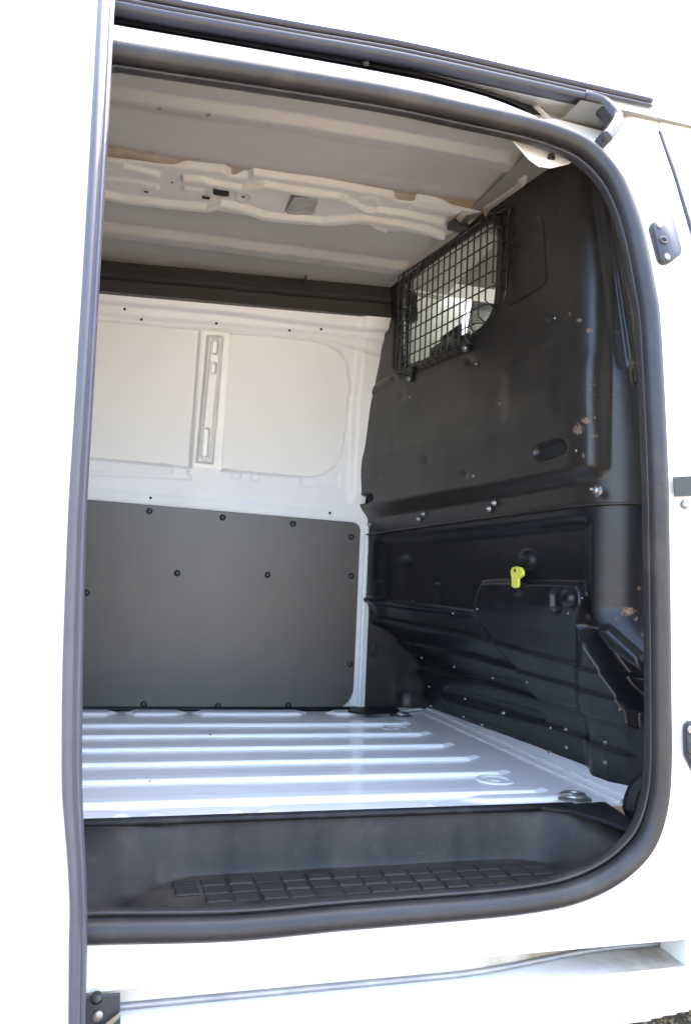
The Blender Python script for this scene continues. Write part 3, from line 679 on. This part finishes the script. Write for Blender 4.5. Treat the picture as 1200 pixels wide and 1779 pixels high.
# gusset at the top corner, under the seal
GU = [(868, 218), (895, 252), (918, 278), (935, 290), (955, 293), (985, 286), (1018, 268), (1060, 262), (1060, 232), (960, 205)]
def gp(x, y, o=0): return on_body(x, y, .055 + o)
gus = obj('corner_gusset', prism([gp(x, y) for x, y in GU], (.1, -1, -.3), .005, .003), 'inner', van, smooth=False)
hp = gp(957, 274, -.006); put('gusset_hole', lathe([(0, .001), (.0085, .001), (.009, 0)], 18), 'hole', gus, hp, (.1, -1, -.35), 1.1)

# ================================================================== bulkhead
# horizontal section: straight, then a bend towards the door pillar
n0 = np.array([-1.0, -KB]); n0 /= np.linalg.norm(n0)         # faces the bay
P0 = np.array([.88 + KB*(1.45-1.56), 1.56]); t0 = np.array([KB, -1.0]); t0 /= np.linalg.norm(t0)
S1 = (1.56 - .365)/abs(t0[1]); RB = .15; TH = math.radians(66); S2 = S1 + RB*TH; S3 = S2 + .12
def section(s, ext=0.0):
    """plan of the bulkhead; ext lengthens the straight run before the bend"""
    s = np.asarray(s, float); e1 = (S1 + ext + 0*s).reshape(-1); q = s.reshape(-1)
    a = np.clip((q - e1)/RB, 0, TH)[:, None]
    base = P0[None] + t0[None]*np.minimum(q, e1)[:, None]
    arc = (n0*RB)[None]*(np.cos(a) - 1) + (t0*RB)[None]*np.sin(a)
    td = t0[None]*np.cos(a) + (-n0)[None]*np.sin(a)
    ex = np.maximum(q - e1 - RB*TH, 0)[:, None]*td
    nn = n0[None]*np.cos(a) + t0[None]*np.sin(a)
    return (base + arc + ex).reshape(s.shape + (2,)), nn.reshape(s.shape + (2,))
ZS = lambda s: 1.163 + .033*np.clip(s/S1, 0, 1.1)
def low_off(s, z):
    f = np.clip(s/S1, 0, 1); far = np.interp(z, [.52, .56, .74, .85, .935, 1.3], [.262, .25, .19, .045, 0, 0]); near = np.interp(z, [.52, .56, .74, .90, .96, 1.3], [.108, .105, .085, .03, 0, 0])
    return ((1-f)*far + f*near)*(1 - ss(S1 - .02, S1 + .06, s)*ss(.80, .99, z))
def bulk_base(lower):
    def f(u, v):
        zs = ZS(u)
        z = zs + v if not lower else .535 + v*(zs + .012 - .535)
        C2, N2 = section(u, .185*(1 - ss(.78, .97, z)) if lower else 0.0)
        X = C2[..., 0] + (low_off(u, z) if lower else 0); Y = C2[..., 1]
        # upper corner leans in with the body side
        Y = Y + ss(S1 - .05, S2 + .05, u)*YB(z)*.75
        N = np.stack([N2[..., 0], N2[..., 1], 0*u], -1)
        return np.stack([X, Y, z], -1), N
    return f
WIN = [(700, 640), (760, 618), (815, 590), (845, 566), (860, 540), (866, 505), (869, 430), (868, 398), (858, 384), (840, 390), (790, 424), (740, 460), (705, 488), (700, 500)]
EMB = [(886, 425), (930, 382), (938, 380), (944, 392), (954, 488), (948, 498), (896, 530), (886, 526)]
def up_disp(px, py, P):
    d = np.zeros(px.shape)
    d -= .010*inside(px, py, EMB, 10)
    fade = 1 - ss(1030, 1065, px)
    d += .030*(1 - ss(-14, 14, below(px, py, [(628, 892), (760, 871), (900, 848), (1055, 818)])))*fade*ss(300, 740, py)
    d -= .008*inside(px, py, [(640, 690), (648, 610), (662, 585), (672, 590), (664, 640), (655, 690)], 16)
    d += .005*bead(px, py, [(645, 690), (690, 662)], 8)
    # slots
    d -= .030*(1 - ss(11.5, 14.5, seg_d(px, py, [(957, 788), (988, 779)])))
    d -= .030*(1 - ss(5.5, 8.5, seg_d(px, py, [(643, 870), (654, 865)])))
    # window rebate
    e = poly_d(px, py, WIN); d -= .012*(1 - ss(2, 9, e))
    # vertical bead and groove on the return by the door pillar
    V1 = [(1058, 340), (1072, 430), (1085, 520), (1098, 610), (1101, 630)]
    d += .006*bead(px, py, V1, 13) - .002*bead(px, py, [(x-20, y) for x, y in V1], 14)
    d -= .012*inside(px, py, [(1096, 628), (1120, 628), (1120, 665), (1100, 665)], 10)
    # shallow pressed swells and dents
    d += .006*ss(-30, 30, below(px, py, [(640, 790), (760, 740), (880, 690), (1000, 640)]))*(1 - ss(-40, 40, below(px, py, [(640, 840), (800, 800), (1000, 740)])))*fade
    d += .0022*bead(px, py, [(650, 815), (760, 790), (850, 768)], 34)
    d += .0045*inside(px, py, [(890, 650), (940, 610), (975, 600), (985, 720), (900, 735)], 26)
    for x, y, r, a in ((758, 800, 7, .005), (822, 827, 6, .004), (712, 690, 6, .004), (828, 630, 6, .004), (963, 553, 6, .004)):
        d -= a*np.exp(-(((px-x)/r)**2 + ((py-y)/r)**2))
    d += .0045*vnoise(P[..., 1], P[..., 2], 5, 41) + .001*vnoise(P[..., 1], P[..., 2], 19, 42)
    return d
rust_up = spots([(1015, 560, 10, .55), (1030, 578, 9, .62), (1018, 750, 22, .58, .7), (1030, 735, 12, .6), (1040, 760, 9, .55), (1026, 795, 12, .55, .5), (945, 405, 12, .45), (935, 375, 9, .42, 2), (938, 415, 5, .52, 3), (885, 443, 7, .52), (976, 680, 8, .45), (1004, 370, 14, .42, .5), (1010, 430, 18, .42, .4), (1040, 612, 7, .5), (990, 320, 8, .45, 2.2), (925, 385, 6, .45, 3), (970, 470, 14, .4), (1014, 640, 18, .4, .4), (700, 700, 5, .3)])
bk = hf('bulkhead_panel', np.concatenate([np.arange(0, S1-.02, .0042), np.arange(S1-.02, S3, .0035)]), np.concatenate([np.arange(0, .955, .0040)]), bulk_base(False), up_disp, 'black', van,
        keep=lambda px, py, P: (poly_d(px, py, WIN) > -1) & (P[..., 2] < 2.115), wear=rust_up, flip=True)
PLATE = [(826, 1012), (850, 1010), (1000, 1014), (1010, 1030), (1012, 1050), (1003, 1068), (1002, 1085), (1015, 1102), (1050, 1150), (1070, 1176), (1094, 1215), (1106, 1236), (1108, 1264), (1010, 1236), (926, 1212), (908, 1190), (890, 1160), (850, 1118), (822, 1080), (812, 1055), (818, 1030)]
def low_disp(px, py, P):
    d = np.zeros(px.shape)
    # recessed field below the seam
    d -= .026*ss(-11, 10, below(px, py, [(650, 944), (1010, 906)]))*ss(648, 664, px)*(1 - ss(1000, 1030, px))
    # folded lower edge of the flat field
    d += .012*bead(px, py, [(640, 1042), (700, 1052), (810, 1066)], 8)
    for pts, a in (([(655, 1075), (760, 1095), (850, 1117), (1050, 1168)], .016), ([(700, 1118), (800, 1140), (890, 1165), (1090, 1216)], .018), ([(735, 1165), (830, 1185), (920, 1214), (1108, 1268)], .014), ([(740, 1205), (830, 1225), (940, 1262)], .008)):
        b = below(px, py, pts); d += a*(ss(-6, 1, b) - ss(1, 40, b))*(1 - ss(1085, 1110, px))*(1 - .5*inside(px, py, PLATE, 12))
    # plate standing proud, with the deep gap beside it
    d += (.010 + .020*ss(830, 960, px))*inside(px, py, PLATE, 9)
    d -= .012*bead(px, py, [(966, 1035), (967, 1055)], 13)
    d += .010*(1 - ss(6, 15, np.hypot(px-986, py-1040)))
    d += .018*(1 - ss(5, 19, np.hypot((px-903)/1.0, (py-973)/1.1)))*ss(1000, 985, py)
    d += .012*(1 - ss(4, 13, np.hypot((px-692), (py-976)/1.1)))*ss(990, 978, py)
    d -= .010*(1 - ss(6, 15, np.hypot((px-897), (py-1022)/.9)))
    d -= .040*inside(px, py, [(1016, 1040), (1024, 1075), (1060, 1128), (1110, 1165), (1118, 1180), (1112, 1235), (1100, 1222), (1060, 1160), (1020, 1106), (1010, 1090)], 12)
    d += .016*inside(px, py, [(1030, 1092), (1060, 1090), (1115, 1140), (1122, 1170), (1100, 1168), (1070, 1150)], 14)
    for x, y in ((655, 1022), (747, 1025)): d += .005*bead(px, py, [(x, y-9), (x, y+9)], 6)
    d -= .006*(1 - ss(9, 13, seg_d(px, py, [(770, 1205), (922, 1246)])))
    d += .002*vnoise(P[..., 1], P[..., 2], 8, 51) + .0008*vnoise(P[..., 1], P[..., 2], 23, 52)
    return d
rust_lo = spots([(1080, 1026, 10, .5, 1.5), (1110, 1022, 8, .55, 1.6), (1090, 1062, 16, .6, 1.5), (1070, 1075, 9, .55), (1105, 1075, 9, .58), (1115, 1100, 14, .55, .5), (1060, 1045, 10, .45), (1118, 1130, 12, .5, .5), (1118, 1012, 6, .5), (820, 1047, 5, .45, .8), (1000, 1075, 6, .45), (975, 965, 2, .6), (1010, 1005, 3, .5)])
bl_ = hf('lower_bulkhead_panel', np.concatenate([np.arange(.0, S1-.02, .0042), np.arange(S1-.02, S3 + .10, .0035)]), np.linspace(0, 1, 190), bulk_base(True), low_disp, 'plate', van, wear=rust_lo, flip=True)
# seam edge: the upper sheet's lower edge folded over the lower one
sp = [np.array([*section(np.array([s]))[0][0], float(ZS(s))]) + np.array([*(section(np.array([s]))[1][0]*.0045), 0]) for s in np.linspace(.06, S3, 60)]
for q in sp: q[1] += 0
obj('seam_edge', sweep([q + np.array([0, .75*float(YB(q[2])) if q[1] < .3 else 0, .0]) for q in sp], ell(.0036, .0045, 6), side=(0, 0, 1)), 'black', bk)
# corner closing panel at the far end under the bulkhead
def corner_base(u, v): return np.stack([u, 1.462 + 0*u, v], -1), np.stack([0*u, -1+0*u, 0*u], -1)
hf('corner_panel', np.linspace(.872, 1.30, 70), np.linspace(.54, 1.0, 70), corner_base, lambda px, py, P: .012*vnoise(P[..., 0], P[..., 2], 30, 61)*ss(1150, 1215, py)*ss(670, 700, px), 'black', van, wear=spots([(700, 1205, 16, .34)]), flip=True)
p = onY(651, 1129, 1.455); lt = obj('latch_loop', sweep([p + np.array([.012*math.cos(a)*(1 if abs(math.cos(a)) < .5 else 1), -.006, .022*math.sin(a)]) for a in np.linspace(0, 2*math.pi, 17)[:-1]], ell(.003, .003, 6), closed=True, side=(0, 1, 0)), 'blackbolt', van)

# window rubber, pane and wire guard
nb = np.array([-1.0, -KB, 0]); nb /= np.linalg.norm(nb)
wf = smooth_path([on_bulk(x, y, .006) for x, y in WIN], 4, closed=True)
wg = obj('cab_window', prism([on_bulk(x, y, -.012) for x, y in WIN], -nb, .004), 'glass', van, smooth=False)
obj('window_rubber', sweep(wf, ell(.010, .011, 10), closed=True, side=tuple(nb)), 'rubber', wg)
GO = .052
gBL, gBR = on_bulk(686, 655, GO), on_bulk(832, 585, GO); gTL, gTR = on_bulk(692, 510, GO), on_bulk(876, 372, GO)
ya, yb = gBL[1], on_bulk(856, 470, GO)[1]; zb = (gBL[2] + on_bulk(815, 598, GO)[2])/2; zt = 2.035
def gpos(y, z, off=GO):
    k = .88 + KB*1.45 - off*math.sqrt(1+KB*KB); return np.array([k - KB*y, y, z])
guard = obj('window_guard', sweep(smooth_path([gpos(y, z, .012) for y, z in [(ya, zt), (ya, zb+.06), (ya-.015, zb+.015), (ya-.05, zb), (yb+.16, zb), (yb+.06, zb+.03), (yb+.01, zb+.10), (yb, zb+.17), (yb, zt-.04), (yb+.04, zt), (ya-.04, zt)]], 5, closed=True), ell(.0045, .0045, 8), closed=True, side=tuple(nb)), 'wire', van)
nvw = 18
def corner_z(y):   # lower edge rises into the rounded corner at the near side
    t = (y - yb)/.16
    return zb if t > 1 else zb + .13*(1 - max(0, t))**1.7
for i in range(nvw):
    y = ya + (yb - ya)*i/(nvw-1); z0 = corner_z(y); q = .0
    path = [gpos(y, z0 - .002, .012), gpos(y, z0 + .002, .035), gpos(y, z0 + .014, GO), gpos(y, (z0+zt)/2, GO), gpos(y, zt - .02, GO), gpos(y, zt, .02)]
    obj('guard_wire', tube(path, .0027, 6, side=(.3, .9, .2)), 'wire', guard)
nh = 9
for i in range(nh):
    z = zb + .012 + (zt - zb - .03)*i/(nh-1); ye = yb
    while corner_z(ye) > z and ye < ya: ye += .01
    path = [gpos(ya + .002, z, .012), gpos(ya, z, GO-.012), gpos(ya - .012, z, GO - .0035), gpos((ya+ye)/2, z, GO - .0035), gpos(ye + .01, z, GO - .0035), gpos(ye, z, .015)]
    obj('guard_wire', tube(path, .0025, 6, side=(.2, .1, .95)), 'wire', guard)
hexm = lathe([(0, .010), (.007, .010), (.0085, .0085), (.0085, .002), (.013, .002), (.013, 0)], 6)
washm = lathe([(0, .012), (.0045, .012), (.006, .010), (.006, .004), (.0115, .0038), (.012, .0)], 14)
studm = lathe([(0, .030), (.0035, .030), (.004, .028), (.004, .012), (.008, .012), (.009, .010), (.009, .002), (.014, .002), (.014, 0)], 14)
for q in ((812, 606), (714, 660)):
    p = on_bulk(q[0], q[1]-8, .03)
    br = obj('guard_bracket', prism([p + np.array([0, .014, .03]), p + np.array([0, -.014, .03]), p + np.array([0, -.014, -.022]), p + np.array([0, .014, -.022])], nb, .003), 'wire', guard, smooth=False)
    put('bolt', hexm, 'steel', br, p + np.array([-.004, .008, -.010]), (-.7, -.7, 0), .9)
# bolts on the bulkhead
def ub(q, off): return on_bulk(*q, off)
p = ub((1037, 853), .012); put('stud_bolt', studm, 'steel', bk, p, (-.9, -.4, .05), .95)
for q, o_, s in (((849, 884), .004, .85), ((727, 902), .004, .8), ((642, 912), .004, .7), ((662, 832), .030, .45), ((706, 855), .026, .35), ((758, 800), .030, .32), ((822, 827), .030, .35), ((1000, 783), .030, .3), ((712, 690), .030, .3), ((827, 632), .03, .35), ((963, 553), .03, .3), ((654, 742), .03, .3)):
    put('bolt', washm, 'steel', bk, ub(q, o_), tuple(nb), s)
def capsule(p0, p1, rad, off):
    a, b = np.array(p0, float), np.array(p1, float); t = (b-a)/np.linalg.norm(b-a); w = np.array([-t[1], t[0]])
    return [on_bulk(*(c + rad*(math.cos(q)*sg*t + math.sin(q)*sg*w)), off) for c, sg in ((b, 1), (a, -1)) for q in np.linspace(-math.pi/2, math.pi/2, 8)]
obj('lashing_slot', prism(capsule((945, 787), (976, 778), 12.5, .012), nb, .002), 'hole', bk, smooth=False)
obj('lashing_slot', prism(capsule((635, 869), (646, 864), 6.5, .010), nb, .002), 'hole', bk, smooth=False)
put('bolt', washm, 'blackbolt', bk, ub((858, 874), .006), tuple(nb), .8); put('bolt', washm, 'blackbolt', bk, ub((735, 893), .006), tuple(nb), .7)
# find a point on the lower panel from a pixel, by marching the built sheet
me = bl_.data; co = np.zeros(len(me.vertices)*3, np.float32); me.vertices.foreach_get('co', co); co = co.reshape(-1, 3); lpx, lpy = proj(co)
def on_low(q): i = int(np.argmin((lpx-q[0])**2 + (lpy-q[1])**2)); return co[i].astype(float)
nl = np.array([-.85, -.35, .2])
for q, s, mt in (((732, 1142), .5, 'steel'), ((789, 1158), .45, 'steel'), ((856, 1178), .5, 'steel'), ((745, 1193), .45, 'steel'), ((808, 1215), .5, 'steel'), ((837, 1260), .62, 'steel'), ((955, 1307), .75, 'steel'), ((956, 1265), .4, 'steel'),
                 ((875, 1238), .7, 'blackbolt'), ((983, 1266), .6, 'blackbolt'), ((983, 1299), .6, 'blackbolt'), ((1051, 1289), .6, 'blackbolt'), ((1051, 1324), .6, 'blackbolt'), ((748, 1226), .6, 'steel'), ((805, 1245), .5, 'blackbolt'), ((1076, 1232), .35, 'steel'), ((915, 1184), .35, 'steel'),
                 ((986, 1066), .3, 'steel'), ((829, 1059), .35, 'steel'), ((1012, 1040), .3, 'steel'), ((787, 1066), .4, 'steel'), ((717, 1043), .3, 'blackbolt')):
    put('bolt', washm, mt, bl_, on_low(q) - np.array([.001, 0, 0]), tuple(nl), s*.8)
# yellow tag
tagpx = [(890, 1000), (889, 992), (892, 986), (899, 984), (907, 986), (911, 992), (911, 1000), (906, 1004), (903, 1006), (903, 1018), (901, 1021), (895, 1022), (891, 1019), (891, 1010)]
c = on_low((900, 1000)); r0 = ray(900, 1000); depth = (c - CAM)[0]/r0[0] - .00002
yt = np.array([c[0]-.028, 0, 0])
tg = obj('yellow_tag', prism([onX(x, y, c[0]-.022) for x, y in tagpx], (-1, -.3, 0), .007, .002), 'yellow', bl_, smooth=False)
put('tag_hole', lathe([(0, .001), (.0038, .001), (.004, 0)], 12), 'hole', tg, onX(894, 991, c[0]-.0295), (-1, -.3, 0), 1.0)
put('tag_boss', lathe([(0, .02), (.010, .019), (.014, .012), (.016, 0)], 18), 'plate', bl_, c + np.array([-.004, -.004, .008]), (-1, -.2, 0), 1.0)

# ================================================================== pillar hardware
CP = [(1126, 398), (1128, 391), (1133, 386), (1144, 379), (1153, 378), (1160, 381), (1164, 388), (1178, 436), (1179, 443), (1175, 450), (1158, 460), (1150, 461), (1144, 458), (1140, 452)]
yo = -.012
cp = obj('catch_plate', prism([on_body(x, y, -.002) for x, y in CP], (0, -1, .3), .013, .004), 'plate_grey', van)
scrm = lathe([(0, .0008), (.002, .0008), (.0026, .0022), (.0060, .0022), (.0068, .0012), (.0072, 0)], 18)
nrm = (0, -1, .3)
for q in ((1144, 391), (1158, 446)): put('screw', scrm, 'steel', cp, on_body(*q, -.0165), nrm, 1.0)
put('socket', lathe([(.0035, -.006), (.0042, .001), (.0062, .0035), (.0085, .0035), (.0098, .0)], 20), 'blackbolt', cp, on_body(1151, 418, -.0160), nrm, 1.0)
put('socket_bore', lathe([(0, .002), (.0045, .002), (.0048, 0)], 16), 'hole', cp, on_body(1151.5, 418, -.0160), nrm, 1.0)
CP2 = [(1185, 1268), (1186, 1259), (1192, 1253), (1205, 1251), (1232, 1250), (1238, 1258), (1238, 1345), (1230, 1352), (1210, 1352), (1203, 1348), (1186, 1312)]
cp2 = obj('catch_plate', prism([on_body(x, y, -.010) for x, y in CP2], (0, -1, 0), .013, .004), 'plate_grey', van)
for q in ((1199, 1268), (1222, 1338)): put('screw', scrm, 'steel', cp2, on_body(*q, -.0235), (0, -1, 0), 1.1)
put('socket', lathe([(0, .001), (.0055, .001), (.0065, .0035), (.0095, .0035), (.011, .0)], 20), 'blackbolt', cp2, on_body(1201, 1302, -.0230), (0, -1, 0), 1.0)
obj('black_tape', prism([on_body(x, y, -.0115) for x, y in [(1168, 829), (1245, 825), (1245, 860), (1170, 863)]], (0, -1, 0), .0022, .0), 'blackbolt', van, smooth=False)
put('striker_bolt', lathe([(0, .010), (.004, .010), (.0085, .007), (.0095, .003), (.0095, 0)], 18), 'steel', van, on_body(1187, 877, -.011), (0, -1, 0), .95)

# slot in the sill with the lower slide rail, turning inwards at its front end
def slot_y(x): return .032 + .046*ss(.60, .98, x)
sx_ = np.concatenate([np.linspace(-1.9, .5, 12)[:-1], np.linspace(.5, SLX, 40)])
def sline(dy_, z): return [np.array([x, slot_y(x) + dy_, z]) for x in sx_]
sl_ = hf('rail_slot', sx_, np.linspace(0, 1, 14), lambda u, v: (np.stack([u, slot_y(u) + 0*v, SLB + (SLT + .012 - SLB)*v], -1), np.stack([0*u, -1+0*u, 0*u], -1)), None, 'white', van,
         grime_shade=lambda px, py: .45 + .95*ss(760, 1010, px))  # dirt plus painted shade: wall colour browner towards the deep front end
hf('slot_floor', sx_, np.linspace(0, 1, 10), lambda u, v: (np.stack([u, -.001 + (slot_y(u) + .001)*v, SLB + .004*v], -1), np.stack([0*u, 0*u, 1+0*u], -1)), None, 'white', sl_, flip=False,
   grime_shade=lambda px, py: .10 + .9*ss(900, 1120, px))  # slot floor likewise: recess shade put into the colour along with dirt
hf('slot_roof', sx_, np.linspace(0, 1, 6), lambda u, v: (np.stack([u, slot_y(u)*v, SLT + .0*v], -1), np.stack([0*u, 0*u, -1+0*u], -1)), None, 'white', sl_, grime_shade=lambda px, py: .5 + 0*px)
obj('slot_end', loft([[np.array([SLX, y, z]) for y in (-.001, .05, .09)] for z in (SLB - .001, SLT + .012)]), 'inner', sl_)
obj('lower_slide_rail', sweep([p for p in sline(-.006, SLB + .009)], [(-.001, -.004), (-.001, .003), (.006, .004), (.006, -.005)], side=(0, 1, 0)), 'railgrey', van)
# ================================================================== sliding door (open, slid back)
DL = [(-120, 180), (0, 172), (200, 161), (450, 147), (700, 132), (900, 120), (1150, 111), (1300, 109), (1380, 110), (1434, 114), (1510, 120), (1580, 123), (1640, 122), (1779, 121), (1900, 121)]
DR = [(-120, 208), (0, 200), (200, 190), (450, 176), (700, 162), (900, 151), (1150, 145), (1300, 143), (1380, 144), (1434, 146), (1510, 150), (1580, 152), (1640, 152), (1779, 149), (1900, 148)]
def dp(x, y, off): return on_body(x, y, -.085 + off)
sl = smooth_path([dp(x, y, 0) for y, x in DL], 6); sr = smooth_path([dp(x, y, .012) for y, x in DR], 6)
door_rows = []
for i, p in enumerate(sl):
    k = p[0]
    door_rows.append([np.array([x, p[1] + o_, p[2]]) for x, o_ in ((-1.25, -.004), (-.7, -.004), (k-.03, -.004), (k-.004, -.002), (k+.002, .003), (k+.002, .03), (k-.03, .05), (-1.25, .05))])
door = obj('sliding_door', loft(door_rows), 'white', van)
er = []
for a, b in zip(sl, sr):
    w = b - a
    er.append([a + np.array([0, .012, 0]), a + np.array([-.001, 0, 0]), a + w*.06 + np.array([0, -.008, 0]), a + w*.25 + np.array([0, -.012, 0]), a + w*.5 + np.array([0, -.010, 0]), a + w*.62 + np.array([0, -.005, 0]), a + w*.66 + np.array([0, .0, 0]), a + w*.72 + np.array([0, -.003, 0]), a + w*.86 + np.array([0, -.002, 0]), b + np.array([0, .004, 0]), b + np.array([-.004, .02, 0])])
obj('edge_rubber', loft(er), 'edge', door)
# lower roller arm in the rail slot
p = on_body(182, 1752, -.012)
arm = obj('roller_arm', prism([on_body(x, y, -.004) for x, y in [(140, 1731), (209, 1724), (210, 1810), (140, 1812)]], (0, -1, 0), .006, .002), 'plate_grey', door, smooth=False)
put('roller', lathe([(0, .012), (.010, .012), (.0115, .010), (.0115, .0), (.0, .0)], 18), 'blackbolt', arm, on_body(168, 1736, -.008), (0, -.6, .8), .75)
put('bolt', lathe([(0, .005), (.006, .0048), (.0085, .003), (.009, 0)], 14), 'steel', arm, on_body(170, 1765, -.010), (0, -1, 0), 1.0)
obj('arm_brace', prism([on_body(x, y, -.011) for x, y in [(160, 1792), (208, 1754), (210, 1762), (168, 1800)]], (0, -1, 0), .008, .002), 'steel', arm, smooth=False)

# ================================================================== cab behind the window
cab = obj('cab_floor', box(1.17, 2.75, .04, 1.53, .42, .46), 'cabtrim', van)
obj('cab_roof_lining', loft([[np.array([x, y, 2.075]) for y in np.linspace(.2, 1.34, 4)] for x in (.93, 1.9)]), 'headliner', van)
def window_wall(Yfn, nm):
    rows = [[np.array([x, Yfn(z), z]) for x in np.linspace(1.05, 2.75, 5)] for z in np.linspace(.42, 1.36, 6)]
    o = obj(nm, loft(rows), 'cabtrim', van)
    return o
fw = window_wall(lambda z: 1.52, 'far_cab_door')
fpan = [np.array([x, float(YF(z)) + .05, z]) for x, z in ((1.03, 1.36), (2.55, 1.36), (1.95, 2.03), (1.03, 2.03))]
obj('door_glass', prism(fpan, (0, 1, 0), .004), 'glass', fw, smooth=False)
obj('door_frame', loft([[np.array([x, float(YF(z)) + .05, z]) for x in (1.20, 1.60)] for z in np.linspace(1.36, 2.03, 8)]), 'seat', fw)
obj('door_header', loft([[np.array([x, float(YF(z)) + .05, z]) for x in (.95, 2.0)] for z in (2.03, 2.08)]), 'inner', fw)
ws = [np.array(q) for q in ((2.72, .12, 1.30), (2.72, 1.48, 1.30), (1.92, 1.30, 2.07), (1.92, .24, 2.07))]
obj('windscreen', prism(ws, (.6, 0, .6), .005), 'glass', van, smooth=False)
obj('dashboard', box(2.35, 2.78, .06, 1.50, .9, 1.28, .05), 'cabtrim', van)
obj('nose', box(2.75, 3.2, .0, 1.56, .3, 1.25, .08), 'white', van)
def seat(y, x=0.0):
    s = obj('seat_back', box(1.07+x, 1.20+x, y-.24, y+.24, .85, 1.62, .05), 'seat', van)
    obj('headrest', box(1.05+x, 1.13+x, y-.13, y+.13, 1.67, 1.88, .045), 'seat', s)
    for o_ in (-.06, .06): obj('headrest_post', tube(lerp((1.10+x, y+o_, 1.58), (1.095+x, y+o_, 1.70), 3), .006, 8), 'steel', s)
    obj('seat_cushion', box(1.18+x, 1.68+x, y-.25, y+.25, .78, .92, .05), 'seat', s)
seat(1.27); seat(.45, .24)

# wheels (out of the photograph's frame, they carry the van)
tyre = lathe([(.20, -.09), (.28, -.10), (.315, -.085), (.325, -.05), (.325, .05), (.315, .085), (.28, .10), (.20, .09)], 40)
rim = lathe([(0, .05), (.06, .055), (.07, .03), (.16, .02), (.195, .07), (.205, .085), (.205, -.08)], 32)
for x in (-1.45, 2.35):
    for y, sg in ((.16, -1), (1.42, 1)):
        w = put('wheel', tyre, 'rubber', van, (x, y, .325), (0, sg, 0))
        o = bpy.data.objects.new('rim', rim); col.objects.link(o); o.parent = w
        if not rim.materials: rim.materials.append(M['ring']); rim.polygons.foreach_set('use_smooth', [True]*len(rim.polygons))
